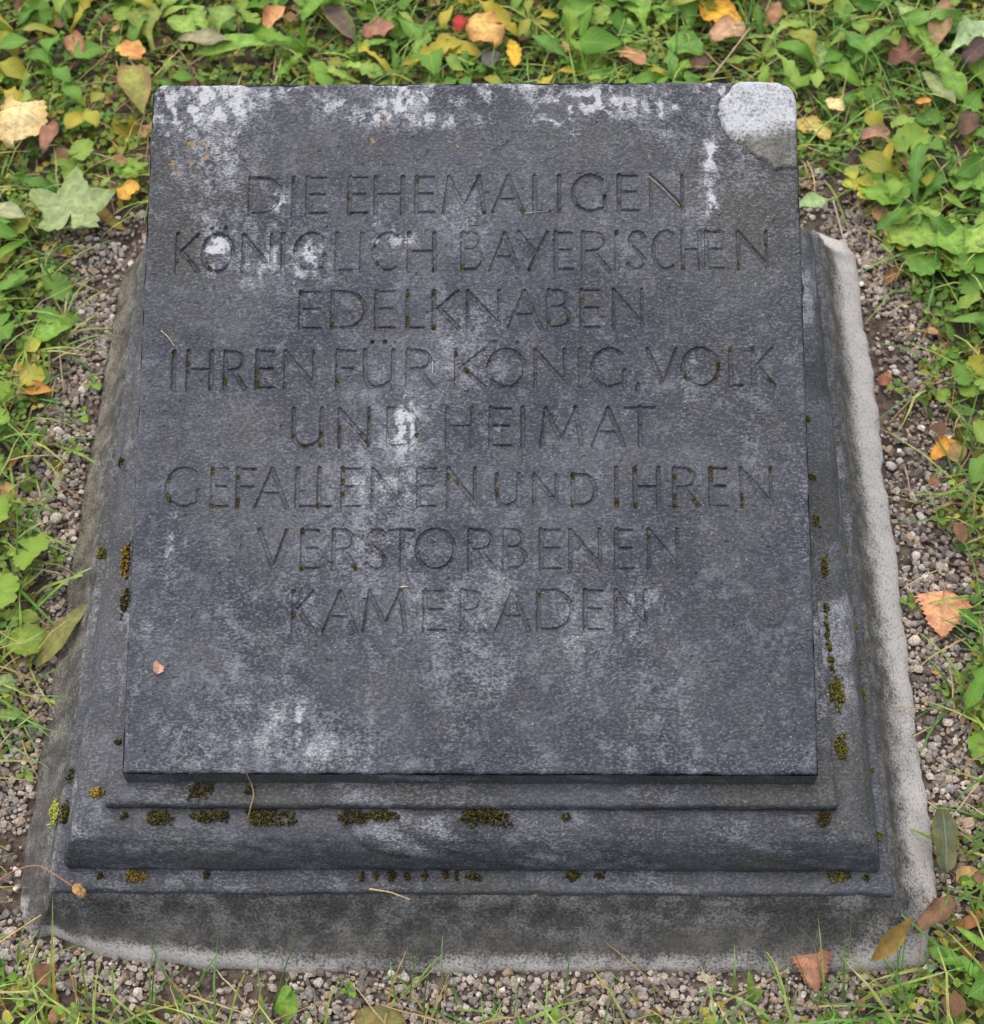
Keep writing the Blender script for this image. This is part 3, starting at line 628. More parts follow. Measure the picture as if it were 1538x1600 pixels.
def fan_leaf(kind, L, seed=0, cup=.15, wave=.06, nr=5):
    """lobed leaf from a polar outline; petiole joins at the origin, blade along +x"""
    r = np.random.default_rng(seed); th = np.linspace(-math.pi*.94, math.pi*.94, 49)
    if kind == 'maple':
        rad = .46+.54*np.maximum.reduce([np.clip(1-np.abs(th-c)/wd, 0, 1)**1.1*a for c, wd, a in ((0, .75, 1), (1.05, .6, .9), (-1.05, .6, .86), (2.1, .55, .35), (-2.1, .5, .3))])
    elif kind == 'round': rad = (.62+.38*np.cos(th/2.1)**2)*(1+.06*np.abs(np.sin(th*6.5))*2-.06)
    elif kind == 'trefoil': rad = .30+.70*np.abs(np.cos(th*1.5))**.7*(np.abs(th) < 2.9)
    else: rad = np.ones_like(th)
    rad = rad*(1+.04*r.normal(size=len(th))); cx = .30*L if kind == 'round' else .18*L
    f = np.linspace(0, 1, nr+1)[1:]
    x = cx+.62*L*f[:, None]*rad*np.cos(th); y = .62*L*f[:, None]*rad*np.sin(th)
    zz = L*(cup*f[:, None]**2*(.6+.4*np.cos(2*th))+wave*f[:, None]**2*np.sin(th*r.integers(3, 6)+r.uniform(0, 6)))+0*x
    V = np.concatenate([[[cx, 0, 0]], np.stack([x, y, zz], -1).reshape(-1, 3)]); m = len(th); ii = 1+np.arange(nr*m).reshape(nr, m)
    F = [np.stack([ii[:-1, :-1], ii[1:, :-1], ii[1:, 1:], ii[:-1, 1:]], -1).reshape(-1, 4), np.stack([np.zeros(m-1, int), ii[0, :-1], ii[0, 1:], np.zeros(m-1, int)], -1)]
    uvv = np.concatenate([[[0, .5]], np.stack([np.repeat(f, m), np.tile(.5+.5*np.abs(((th*1.9/math.pi*2.6) % 1)-.5)*np.sign(th+1e-9), nr)], 1)])
    w_ = np.concatenate([[0], np.repeat(f, m)])
    F1 = F[0]; F2 = np.stack([np.zeros(m-1, int), ii[0, :-1], ii[0, 1:]], -1)
    return V, F1, F2, uvv, w_
def leaf_mesh(name, kind, L, wr, mat, col, edge=None, seed=0, **kw):
    r = np.random.default_rng(seed+5)
    if kind in ('maple', 'round', 'trefoil'):
        V, F1, F2, uvv, wgt = fan_leaf(kind, L, seed, kw.get('cup', .12), kw.get('wave', .05))
        # the centre fan as quads with a repeated rim point would be degenerate: split the rim instead
        F2q = np.stack([F2[::2, 0], F2[::2, 1], F2[::2, 2], np.append(F2[1::2, 2], F2[-1, 2])[:len(F2[::2])]], -1)
        F = np.concatenate([F1, F2q])
    else:
        V, F, uvv, wgt = strip_leaf(kind, L, wr, seed=seed, **kw)
    c = np.tile(np.asarray(col, float), (len(V), 1))
    if edge is not None:
        k = np.clip(wgt**2.5+.5*(vnoise(V[:, 0]/L*5, V[:, 1]/L*5, seed)-.5), 0, 1)[:, None]; c = c*(1-k)+np.asarray(edge)*k
    return mk_mesh(name, V, F, mat, col=c, uv=uvv, smooth=True)
def place(bp, tp, zb, zt, roll=0.0):
    """matrix that lays a leaf from survey pixel bp to tp at heights zb, zt"""
    a = G(*bp, zb); b = G(*tp, zt); ex = b-a; L = np.linalg.norm(ex); ex /= L
    ey = np.cross([0, 0, 1.0], ex); ey /= np.linalg.norm(ey); ez = np.cross(ex, ey)
    ey2 = ey*math.cos(roll)+ez*math.sin(roll); ez2 = np.cross(ex, ey2)
    return Matrix(((ex[0], ey2[0], ez2[0], a[0]), (ex[1], ey2[1], ez2[1], a[1]), (ex[2], ey2[2], ez2[2], a[2]), (0, 0, 0, 1))), L
def tube(pts, rad, n=5):
    P = np.asarray(pts, float); m = len(P); rad = np.broadcast_to(rad, (m,)); V = []
    for i in range(m):
        d = P[min(i+1, m-1)]-P[max(i-1, 0)]; d /= np.linalg.norm(d)+1e-12; a = np.cross(d, [.3, .2, 1.0]); a /= np.linalg.norm(a); b = np.cross(d, a)
        for k in range(n): t = 2*math.pi*k/n; V.append(P[i]+rad[i]*(math.cos(t)*a+math.sin(t)*b))
    ii = np.arange(m*n).reshape(m, n); jj = np.roll(ii, -1, 1)
    F = np.stack([ii[:-1], jj[:-1], jj[1:], ii[1:]], -1).reshape(-1, 4)
    return np.array(V), F
seedc = [100]; centres = []
def fallen(label, bp, tp, kind, wr, col, edge=None, z=.014, dz=.004, roll=0.0, stalk=None, mat=None, group=None, **kw):
    seedc[0] += 1; kw.setdefault('wave', .10); kw.setdefault('arch', .05); kw.setdefault('fold', .12)
    M4, L = place(bp, tp, z, z+dz, roll); centres.append((G(*bp, z)+G(*tp, z+dz))[:2]/2)
    c = lin(*col); e = lin(*edge) if edge else c*.65
    me = leaf_mesh('fallen_leaf', kind, L, wr, mat or DEAD, c, e, seedc[0], **kw)
    if stalk:
        root = link('fallen_leaf', None); root.matrix_world = M4; link('blade', me, root)
        V, F = tube([(L*.15, 0, .0012), (0, 0, .001), (-L*stalk*.5, L*.03, .002), (-L*stalk, -L*.04, .003)], [.0004, .0007, .0006, .0009])
        link('stalk', mk_mesh('stalk', V, F, STRAW, col=np.tile(c*.55, (len(V), 1))), root); o = root
    else:
        o = link('fallen_leaf', me); o.matrix_world = M4
    return tag(o, label, 'leaf', group)

# ------------------------------------------------------------------ fallen leaves, one by one
ZL = .042                                                  # on top of the lawn cover
fallen('large cream serrated leaf with dark stalk lying on clover left of the slab', (38,148), (22,226), 'serrate', .95, (222,204,152), (196,168,108), z=ZL, stalk=.12, nt_=25, nc=3)
fallen('pale green three lobed leaf with pointed tips beside the slab', (108,352), (122,246), 'maple', 1, (160,180,128), (142,164,104), z=ZL, mat=LEAF, cup=.05, wave=.04)
fallen('small bright yellow orange leaf next to the pale green lobed leaf', (186,310), (214,284), 'torn', .8, (222,172,72), z=ZL)
fallen('grey green lens shaped leaf lying flat behind the far left corner of the slab', (278,60), (364,64), 'lance', .36, (150,150,118), (116,112,84), z=ZL+.006)
fallen('tan brown folded leaf among rosettes left behind the slab', (112,52), (124,96), 'ovate', .55, (164,120,88), z=ZL, fold=.5)
fallen('crumpled orange leaf with yellow rim left behind the slab', (192,66), (222,90), 'torn', .8, (206,136,84), (206,176,90), z=ZL)
fallen('light orange brown leaf curled at its edge among lobed rosettes', (416,46), (446,10), 'ovate', .75, (214,164,116), (176,120,80), z=ZL+.004, curl=.3)
fallen('narrow pinkish brown leaf beside the large cream leaf', (84,186), (66,240), 'lance', .36, (150,106,90), z=ZL)
fallen('pale orange scrap of leaf touching the edge of the slab', (222,214), (238,194), 'torn', .7, (216,172,130), z=.018)
fallen('long spotted green and rust leaf pointing at the slab corner', (196,100), (226,178), 'lance', .42, (142,148,74), (150,112,80), z=ZL+.004, curl=.2)
fallen('pale sage lance shaped leaf left of the gravel', (-14,318), (42,342), 'lance', .42, (158,168,128), z=ZL)
fallen('olive curved strap of leaf hooked round the pale green lobed leaf', (142,308), (172,374), 'lance', .22, (140,122,62), z=.016, bend=.6)
fallen('long dark purple grey leaf behind the slab', (508,2), (556,62), 'lance', .36, (96,84,84), (126,110,70), z=ZL+.006)
fallen('pinkish brown crumpled leaf beside the dark purple grey leaf', (566,54), (618,40), 'torn', .7, (168,118,100), z=ZL)
fallen('small bright red leaf behind the slab', (722,22), (714,50), 'lance', .5, (170,34,36), z=ZL+.008)
fallen('round tan yellow leaf with brown spots behind the slab', (746,20), (772,70), 'serrate', .95, (216,176,104), (176,124,70), z=ZL+.008)
fallen('small slate grey leaf standing up behind the slab edge', (768,70), (762,112), 'lance', .45, (92,90,96), z=ZL)
fallen('pair of small yellow leaves fused together behind the slab', (800,62), (806,104), 'torn', .36, (222,182,58), z=ZL)
fallen('small amber leaf pressed against the back edge of the slab', (768,118), (786,106), 'torn', .7, (206,160,48), z=.02)
fallen('beige brown rounded leaf at the end of a dandelion rosette', (968,80), (1010,98), 'ovate', .75, (186,140,108), (150,104,74), z=ZL+.004)
fallen('bright yellow lobed leaf lying under the veined tan leaf', (1096,4), (1152,44), 'serrate', .8, (226,180,56), (206,140,50), z=ZL+.004)
fallen('wrinkled tan leaf with dark veins on top of the yellow leaf', (1160,34), (1110,62), 'ovate', .85, (188,152,122), (150,112,84), z=ZL+.014)
fallen('dark brown shrivelled leaf near the back edge of the slab', (1076,112), (1108,90), 'torn', .6, (92,66,58), z=ZL)
fallen('rust brown upright leaf behind the mended corner', (1206,38), (1216,2), 'ovate', .6, (160,120,90), z=ZL+.004)
fallen('brown oak like lobed leaf right behind the slab', (1424,76), (1378,104), 'maple', 1, (122,86,74), (96,66,56), z=ZL+.004, cup=.05)
fallen('big pale green leaf with broad white midrib and wavy rim', (1462,98), (1560,32), 'spatula', .55, (170,196,148), (138,170,108), z=ZL+.012, mat=LEAF, wave=.14, nt_=25)
fallen('nearly black curled leaf overlapping the big pale green leaf', (1506,98), (1546,60), 'ovate', .7, (74,60,62), z=ZL+.02)
fallen('cream oval leaf beside the mended corner', (1292,154), (1318,174), 'ovate', .8, (226,208,150), z=ZL)
fallen('yellow cream leaf with serrated rim touching the mended corner', (1244,186), (1298,216), 'serrate', .65, (208,190,110), (176,150,80), z=.022)
fallen('pinkish brown leaf folded beside the yellow cream leaf', (1344,214), (1392,206), 'ovate', .7, (162,122,104), z=ZL, fold=.4)
fallen('dark brown blunt leaf in the clover right of the slab', (1508,212), (1518,172), 'ovate', .8, (96,76,62), z=ZL)
fallen('long olive brown leaf above the three lobed weeds right of the slab', (1396,326), (1516,302), 'lance', .26, (142,132,96), (120,100,74), z=.02)
fallen('grey green folded lance leaf under the long toothed leaf', (1442,112), (1494,164), 'lance', .42, (142,158,106), z=ZL)
fallen('pale brown papery sheath standing right behind the slab', (1464,72), (1478,-4), 'lance', .36, (158,128,96), z=ZL+.01)
fallen('small orange leaf under the clover right of the mended corner', (1430,160), (1456,156), 'torn', .5, (214,150,74), z=ZL)
fallen('brown leaf curled like a hook on the gravel right of the slab', (1380,446), (1408,414), 'ovate', .5, (172,134,108), z=.008, curl=.5, bend=-.5)
fallen('small bright orange yellow birch leaf on the gravel', (1494,688), (1452,718), 'birch', .72, (224,168,72), (206,140,58), z=.010, nt_=21)
fallen('small rust brown leaf flake on bare soil beside the footing', (1376,602), (1390,582), 'torn', .8, (166,112,80), z=.006)
fallen('large salmon orange birch leaf lying flat on the gravel', (1475,922), (1470,998), 'birch', .98, (228,172,130), (220,154,118), z=.009, dz=.002, stalk=.16, nt_=25, nc=3, arch=.02, wave=.05, roll=-.05)
fallen('dark bluish green lance leaf with olive rim against the footing', (1480,1364), (1472,1258), 'serrate', .48, (86,98,84), (110,112,54), z=.030, dz=.008, mat=LEAF, nt_=21, roll=.15)
fallen('pinkish tan birch leaf leaning on the front of the footing', (1262,1478), (1276,1552), 'birch', .85, (178,132,108), (150,100,82), z=.016, dz=-.008, stalk=.28, nt_=21, nc=3)
fallen('olive brown leaf curled along the near corner of the footing', (1360,1502), (1438,1446), 'lance', .30, (118,98,50), (140,120,60), z=.034, dz=.024, bend=.35, curl=.3)
fallen('torn reddish brown leaf hanging over the near corner of the footing', (1492,1402), (1428,1456), 'torn', .34, (128,98,78), (104,78,62), z=.032, dz=.010, wave=.22, curl=.2, nt_=13)
fallen('flat olive leaf on the gravel in front of the stone', (552,1592), (634,1596), 'ovate', .62, (128,124,74), (110,92,58), z=.008)
fallen('long olive green willow leaf leaning on the footing', (54,1046), (146,936), 'lance', .24, (138,140,82), (122,122,66), z=.010, dz=.034, mat=DEAD, fold=.25, nt_=17)
fallen('orange brown rounded leaf under the yellow green lobed leaf', (24,612), (82,612), 'ovate', .52, (202,150,78), (176,112,60), z=.018, curl=.2)
fallen('faded orange fragment above the orange brown rounded leaf', (20,576), (46,572), 'torn', .6, (218,160,104), z=.026)
fallen('tiny yellow leaf scrap on the gravel below the salmon birch leaf', (1456,1048), (1470,1054), 'lance', .5, (224,166,58), z=.008)
fallen('rusty curled leaf in the grass at the near right corner', (1492,1452), (1538,1430), 'ovate', .5, (150,100,64), z=.02)
fallen('brown leaf half buried in grass beside the green toothed leaf', (1500,1470), (1520,1500), 'torn', .6, (126,86,58), z=.016)
fallen('russet brown sliver under the clover at the lawn edge', (0,742), (34,712), 'lance', .3, (124,84,60), z=.016)
flk_u, flk_v = uv_of(248, 1054); fp3 = P0+np.array([flk_u, 0, 0])+flk_v*EV+.0034*EN
V, F, uvv, _ = strip_leaf('torn', .014, .75, nt_=9, seed=4, arch=.03)
o = link('leaf_flake', mk_mesh('leaf_flake', V, F, DEAD, col=np.tile(lin(206, 160, 142), (len(V), 1)), uv=uvv), None, fp3, (math.atan2(EV[2], EV[1]), 0, 1.6))
tag(o, 'small pink flake of leaf lying on the dark slab', 'leaf')
# litter: brown scraps nobody would count
def scatter(n, margin=0.0, box=(-.95, .95, -.42, 1.38), thin=None):
    P = np.column_stack([rng.uniform(box[0], box[1], n), rng.uniform(box[2], box[3], n)])
    d = poly_sd(P, lawn_poly)+(fbm(P[:, 0], P[:, 1], 22, 3, 51)-.5)*.05
    return P[d > margin]

# ------------------------------------------------------------------ growing weeds: leaf shapes shared between plants
GREENS = [lin(*c)*np.array([.80, .88, .72]) for c in ((132,178,64),(114,166,62),(156,190,80),(98,150,62),(168,196,96),(128,174,82))]
YELLOW = [lin(*c) for c in ((176,176,60),(196,182,64),(158,164,66))]
bank = {}
def leafbank(kind, ci, var=0):
    k = (kind, ci, var)
    if k not in bank:
        col = (GREENS+YELLOW)[ci]; sd_ = 900+len(bank)*7
        if kind == 'round': me = leaf_mesh('leaf', 'round', 1.0, 1, LEAF, col, col*.8, sd_, cup=.14, wave=.05)
        else:
            wr = {'dandelion': .34, 'plantain': .46, 'spatula': .42, 'lance': .20}[kind]
            me = leaf_mesh('leaf', kind, 1.0, wr, LEAF, col, col*.82, sd_, nt_=25 if kind == 'dandelion' else 15, arch=.16, droop=.16, fold=.22, wave=.16, bend=float(np.random.default_rng(sd_).uniform(-.5, .5)), twist=float(np.random.default_rng(sd_+1).uniform(-.4, .4)))
        bank[k] = me
    return bank[k]
KD = {'dandelion': ('dandelion_plant', 'jagged dandelion rosette'), 'plantain': ('plantain_plant', 'oval leaved plantain'),
      'spatula': ('daisy_plant', 'spoon leaved rosette'), 'round': ('ground_ivy_plant', 'round leaved creeper'), 'lance': ('hawkbit_plant', 'narrow leaved weed')}
LMK = [(30,182,'the large cream leaf'),(118,300,'the pale green lobed leaf'),(200,298,'the yellow orange leaf'),(320,62,'the grey green lens leaf'),(118,74,'the tan folded leaf'),(207,78,'the crumpled orange leaf'),(430,28,'the light orange brown leaf'),
       (75,213,'the narrow pinkish leaf'),(211,140,'the spotted rust leaf'),(15,330,'the pale sage leaf'),(532,32,'the dark purple leaf'),(592,47,'the crumpled pink leaf'),(718,36,'the red leaf'),(759,45,'the round tan yellow leaf'),(765,91,'the slate grey leaf'),
       (803,83,'the fused yellow leaves'),(989,89,'the beige rounded leaf'),(1124,24,'the yellow lobed leaf'),(1092,101,'the dark shrivelled leaf'),(1211,20,'the rust upright leaf'),(1401,90,'the brown oak like leaf'),(1511,65,'the big pale green leaf'),(1305,164,'the cream oval leaf'),
       (1271,201,'the yellow cream leaf'),(1368,210,'the folded pinkish leaf'),(1513,192,'the dark blunt leaf'),(1456,314,'the long olive leaf'),(1471,34,'the papery sheath'),(1395,430,'the hooked brown leaf'),(1473,703,'the yellow birch leaf'),(1473,960,'the salmon birch leaf'),
       (1476,1311,'the bluish lance leaf'),(1270,1515,'the pinkish birch leaf'),(1455,1432,'the torn reddish leaf'),(593,1594,'the flat olive leaf'),(100,990,'the willow leaf'),(53,612,'the orange brown leaf'),(92,745,'the tan pebble'),(88,810,'the white oval pebble'),(640,110,'the large dandelion rosette'),(870,110,'the plain middle of the slab edge'),(1330,90,'the glossy dock'),(1440,340,'the scalloped leaf clump'),(60,1540,'the straw yellow tuft')]
LMP = np.array([G(a, b, .02)[:2] for a, b, _ in LMK])
KEEP = np.array(centres)
def weed(kind, x, y, nleaf, L, ci=None):
    nm, ds = KD[kind]; z0 = float(ground_h(np.array([x]), np.array([y]))[0]); root = link(nm, None, None, (x, y, z0))
    a0 = rng.uniform(0, 6.3); tone = int(rng.integers(0, 6)); yel = rng.uniform() < .14
    for k in range(nleaf):
        c = tone if rng.uniform() < .6 else int(rng.integers(0, 6))
        if rng.uniform() < (.6 if yel else .05): c = 6+int(rng.integers(0, 3))
        az = a0+k*2.4+rng.normal(0, .35); l = L*rng.uniform(.55, 1.2)
        if kind == 'round':
            rr = rng.uniform(.2, 1.0)*L*1.7; h = rng.uniform(.014, .032)
            link('leaf', leafbank('round', c, k % 2), root, (rr*math.cos(az), rr*math.sin(az), h), (rng.normal(0, .28), rng.normal(0, .28), rng.uniform(0, 6.3)), l)
        else:
            sc = (l, l*rng.uniform(.8, 1.3), l*rng.uniform(.7, 1.4))
            link('leaf', leafbank(kind, c, k % 2), root, (0, 0, (.018 if y > .5 else .008)+.002*k), (rng.normal(0, .35), -rng.uniform(-.02, .42), az), sc)
    od = np.argsort(((LMP-np.array([x, y]))**2).sum(1)); A_, B_ = LMK[od[0]][2], LMK[od[1]][2]
    hd = ('large ' if L > BIG[kind] else 'small ')+('yellowing ' if yel else '')+ds
    lab = hd+' beside '+A_
    if lab in used: lab = hd+' between '+A_+' and '+B_
    if lab in used: lab = hd+' between '+B_+' and '+LMK[od[2]][2]
    if len(lab.split()) > 16: lab = hd+' beside '+B_
    used.add(lab)
    return tag(root, lab, 'weed', nm.replace('_', ' ')+'s of the lawn')
used = set()
BIG = {'dandelion': .075, 'plantain': .055, 'spatula': .044, 'round': .026, 'lance': .058}
pts = []
for tries in range(9000):
    x, y = rng.uniform(-.82, .82), rng.uniform(-.24, 1.26)
    if all((x-a)**2+(y-b)**2 > .0022 for a, b in pts): pts.append((x, y))
pts = np.array(pts); d = poly_sd(pts, lawn_poly); pts = pts[d > .012]
slab_quad = np.array([(190,1212),(1282,1212),(1246,122),(236,124)], float)
for x, y in pts:
    dd = np.array([x, y, .015])-CP; px, py = 769+FPX*(dd@Rv)/(dd@Fv), 800-FPX*(dd@Uv)/(dd@Fv)
    if not (-60 < px < 1600 and -70 < py < 1640) or poly_sd(np.array([[px, py]]), slab_quad)[0] < -25: continue
    if ((KEEP-np.array([x, y]))**2).sum(1).min() < .034**2: continue
    q = rng.uniform()
    if y < -.05 and q < .75: continue
    if x < -.3 and y < .45 and q < .55: continue
    if x > .3 and y < .40 and q < .62: continue
    q = rng.uniform()
    if q < .28: weed('dandelion', x, y, int(rng.integers(3, 7)), rng.uniform(.06, .105))
    elif q < .34: weed('plantain', x, y, int(rng.integers(3, 6)), rng.uniform(.04, .07))
    elif q < .62: weed('spatula', x, y, int(rng.integers(4, 8)), rng.uniform(.036, .068))
    elif q < .95: weed('round', x, y, int(rng.integers(4, 8)), rng.uniform(.022, .040))
    else: weed('lance', x, y, int(rng.integers(3, 6)), rng.uniform(.045, .07))
# plants that stand out, leaf by leaf
def plant(name, label, base, leaves, z0=.004):
    b = G(*base, z0); root = link(name, None, None, b); inv = Matrix.Translation(-Vector(b))
    lift = .012 if base[1] < 450 else 0.0
    for bp, tp, kind, wr, col, zb, zt, roll in leaves:
        zb, zt = zb+lift, zt+lift; seedc[0] += 1; M4, L = place(bp, tp, zb, zt, roll); c = lin(*col)
        kw = dict(cup=.10, wave=.05) if kind in ('maple', 'round', 'trefoil') else dict(nt_=27 if kind == 'dandelion' else 19, nc=3, arch=.10, fold=.2, wave=.09)
        o = link('leaf', leaf_mesh('leaf', kind, L, wr, LEAF, c, c*.82, seedc[0], **kw), root); o.matrix_local = inv@M4
        a = Vector(inv@M4@Vector((0, 0, 0))); n0 = np.array(a)
        if np.linalg.norm(n0[:2]) > .006:
            V, F = tube([(0, 0, -.002), n0*.5+np.array([0, 0, .006]), n0], .0008)
            link('stalk', mk_mesh('stalk', V, F, STRAW, col=np.tile(lin(128, 150, 80), (len(V), 1))), root)
    return tag(root, label, 'weed')
g1, g2, g3, yg, yl = (128,176,66), (108,160,62), (148,186,82), (180,188,72), (212,198,78)
plant('dandelion_plant', 'young dandelion with one green and two yellowing leaves reaching over the gravel', (20,560),
      [((38,544),(124,494),'plantain',.46,g1,.018,.022,.1),((22,560),(66,534),'spatula',.6,yg,.016,.024,0),((18,588),(72,590),'torn',.7,(176,172,70),.022,.026,.2),((40,604),(74,574),'round',1,g2,.014,.018,0)])
plant('lady_mantle_plant', 'clump of broad scalloped leaves and yellow three lobed leaves right of the slab', (1440,330),
      [((1380,270),(1392,326),'round',1,g1,.022,.024,.1),((1342,276),(1316,302),'trefoil',1,yg,.022,.020,0),((1352,290),(1348,320),'trefoil',1,yl,.02,.018,0),((1418,332),(1452,394),'round',1,g3,.026,.026,.1),
       ((1460,350),(1500,400),'spatula',.85,g1,.024,.03,0),((1490,352),(1560,396),'spatula',.85,g3,.026,.034,.1),((1396,356),(1388,372),'round',1,yl,.018,.018,0),((1404,372),(1416,398),'trefoil',1,yl,.018,.016,0),
       ((1396,378),(1380,396),'trefoil',1,g2,.016,.016,0),((1450,392),(1430,432),'round',1,g2,.02,.018,0),((1484,388),(1474,408),'round',1,yl,.02,.018,0),((1496,402),(1500,436),'round',1,yl,.018,.016,.1),((1440,268),(1460,300),'round',1,g1,.022,.024,0),
       ((1500,262),(1540,300),'round',1,g1,.022,.026,0)])
plant('dandelion_plant', 'dandelion with pale speckled leaves beside the long willow leaf', (-20,1000),
      [((-24,962),(64,968),'dandelion',.4,(146,168,66),.02,.024,.1),((-20,1012),(78,998),'spatula',.62,(132,164,58),.018,.022,.05),((-20,1060),(24,1072),'spatula',.7,(140,168,110),.018,.02,0),((-24,1122),(36,1118),'dandelion',.55,(138,172,96),.014,.016,0)])
plant('dandelion_plant', 'bright green toothed dandelion leaf beside the near right corner of the footing', (1556,1536),
      [((1560,1544),(1450,1482),'dandelion',.42,(112,164,62),.016,.022,.15),((1556,1560),(1500,1500),'dandelion',.34,g2,.014,.03,0),((1562,1500),(1490,1446),'lance',.16,g1,.02,.03,0)])
plant('plantain_plant', 'single upright glossy plantain leaf in the gravel before the footing', (446,1606), [((448,1606),(448,1538),'plantain',.62,(124,170,64),.006,.022,.1)])
plant('plantain_plant', 'small oval leaf seedling in the gravel before the middle of the footing', (868,1604), [((868,1608),(868,1570),'plantain',.5,(124,160,70),.006,.016,0)])
plant('plantain_plant', 'seedling with one upright narrow leaf in the soil under the pinkish birch leaf', (1176,1566), [((1176,1568),(1170,1514),'lance',.22,(126,160,70),.004,.03,0),((1176,1566),(1192,1546),'ovate',.5,g1,.004,.012,0)])
plant('dandelion_plant', 'large jagged dandelion rosette close behind the slab', (520,96),
      [((520,100),(600,118),'dandelion',.42,g3,.02,.028,.1),((510,80),(440,70),'dandelion',.4,g2,.02,.026,0),((530,90),(606,64),'dandelion',.36,g1,.022,.03,0),((640,128),(668,48),'dandelion',.40,(128,166,74),.018,.026,0),((560,130),(480,104),'dandelion',.4,g3,.022,.028,0),((700,118),(740,88),'spatula',.7,g1,.02,.026,0)])
plant('lettuce_plant', 'light green weed with broad lobed leaves behind the far left of the slab', (330,60),
      [((330,70),(300,6),'dandelion',.55,g3,.02,.034,0),((324,66),(262,30),'spatula',.6,g3,.022,.03,.1),((340,60),(352,8),'spatula',.66,(128,164,78),.024,.03,0),((300,86),(456,70),'lance',.22,g1,.022,.03,0),((240,78),(222,10),'spatula',.6,(140,156,70),.03,.03,0)])
plant('dandelion_plant', 'rosette of broad rounded leaves behind the slab beside the beige leaf', (1010,50),
      [((1006,60),(948,30),'spatula',.6,g3,.022,.03,.1),((1010,56),(990,-6),'spatula',.55,g1,.024,.03,0),((1016,66),(1100,84),'spatula',.62,g2,.02,.03,0),((1022,50),(1056,14),'dandelion',.5,g1,.024,.032,0),((1000,70),(968,60),'spatula',.5,g3,.026,.03,0)])
plant('dock_plant', 'dock with long glossy upright leaves right behind the slab', (1340,110),
      [((1366,104),(1306,42),'plantain',.42,(96,150,60),.03,.04,.3),((1300,124),(1262,64),'plantain',.5,(136,168,96),.022,.028,0),((1338,120),(1290,84),'plantain',.36,g1,.02,.03,0),((1330,100),(1400,40),'lance',.2,g2,.03,.04,0)])
plant('dandelion_plant', 'long single toothed leaf above the grey folded leaf right of the slab', (1436,50),
      [((1434,52),(1508,158),'dandelion',.36,(124,170,66),.04,.03,.25),((1420,10),(1450,76),'spatula',.5,g1,.03,.03,0),((1400,2),(1440,60),'plantain',.5,(150,180,110),.036,.03,0)])
plant('plantain_plant', 'two long drooping leaves over the gravel low on the right of the stone', (1540,1110),
      [((1548,1080),(1502,1120),'lance',.3,(150,160,90),.02,.010,0),((1532,1070),(1524,1140),'lance',.26,(84,126,50),.018,.01,0),((1560,1160),(1512,1178),'round',1,g1,.014,.014,0)])
plant('spatulate_plant', 'pale green leaf with white rib touching the side of the slab at gravel edge', (1306,318), [((1306,312),(1242,326),'plantain',.5,(150,184,124),.012,.016,.1)])
for (px, py), lb in (((40,1210),'tiny clover seedling in the gravel below the willow leaf'),((88,872),'little green seedling at the footing beside loose pebbles left of the moss'),((128,648),'small round seedling in the gravel below the curled straw left of the slab'),((1420,940),'green seedling at the footing beside the salmon birch leaf'),
                     ((145,600),'light green seedling touching the footing left of the inscription'),((1400,605),'seedling beside the small rust brown flake'),((1474,1076),'yellow green sprout under the salmon birch leaf'),((116,700),'two leaved seedling in gravel near the tan pebble'),((546,1548),'three leaved clover seedling in the gravel before the footing'),((1468,810),'lone oval seedling leaf above the white pebbles')):
    plant('seedling', lb, (px, py), [((px+2*math.cos(a), py+2*math.sin(a)), (px+15*math.cos(a+.2), py+15*math.sin(a+.2)), 'ovate', .8, g1, .006, .011, .1) for a in rng.uniform(0, 1)+np.array([0, 2.1, 4.2])])

# ------------------------------------------------------------------ ground cover (stuff)
def cover(name, P, h, size, cols, template, tilt, mat, label, cat, smooth=True):
    TV, TF, TU = template; n = len(P); Rm = rot_mats(n, tilt)
    z = ground_h(P[:, 0], P[:, 1])+h
    V = np.einsum('nij,kj->nki', Rm, TV)*size[:, None, None]+np.column_stack([P, z])[:, None, :]
    F = (TF[None]+np.arange(n)[:, None, None]*len(TV)).reshape(-1, TF.shape[1])
    C = np.repeat(cols, len(TV), 0)*rng.uniform(.92, 1.08, (n*len(TV), 1))
    return tag(link(name, mk_mesh(name, V.reshape(-1, 3), F, mat, col=C, uv=np.tile(TU, (n, 1)), smooth=smooth)), label, cat, kind='stuff')
def leaflet_template(k, sp, kind='spatula'):
    VV_, FF_, UU_ = [], [], []; off = 0
    for i in range(k):
        V, F, U_, _ = strip_leaf(kind, 1.0, .85, nt_=7, nc=1, arch=.05, fold=.22, wave=.04, seed=i+60, droop=.12)
        a = 2*math.pi*i/k*sp+.1*i; c, s = math.cos(a), math.sin(a)
        VV_.append(np.column_stack([V[:, 0]*c-V[:, 1]*s, V[:, 0]*s+V[:, 1]*c, V[:, 2]])); FF_.append(F+off); UU_.append(U_); off += len(V)
    return np.concatenate(VV_), np.concatenate(FF_), np.concatenate(UU_)
def pal(n, cols, jit=.22):
    c = np.array([lin(*q) for q in cols]); return c[rng.integers(0, len(c), n)]*(1+rng.uniform(-jit, jit, (n, 1)))
VIEW = (-.84, .84, -.26, 1.28)
P = scatter(6500, .0, VIEW); thin = np.where((P[:, 1] < .45) & (rng.uniform(size=len(P)) < .35), False, True); P = P[thin]
cover('clover', P, rng.uniform(.004, .024, len(P)), rng.uniform(.006, .012, len(P)), pal(len(P), ((110,156,56),(92,142,54),(130,168,62),(80,126,52),(142,172,74),(102,146,64))), leaflet_template(3, 1), .35, LEAF, 'low clover and chickweed leaves covering the lawn', 'clover')
P = scatter(7500, -.002, VIEW)
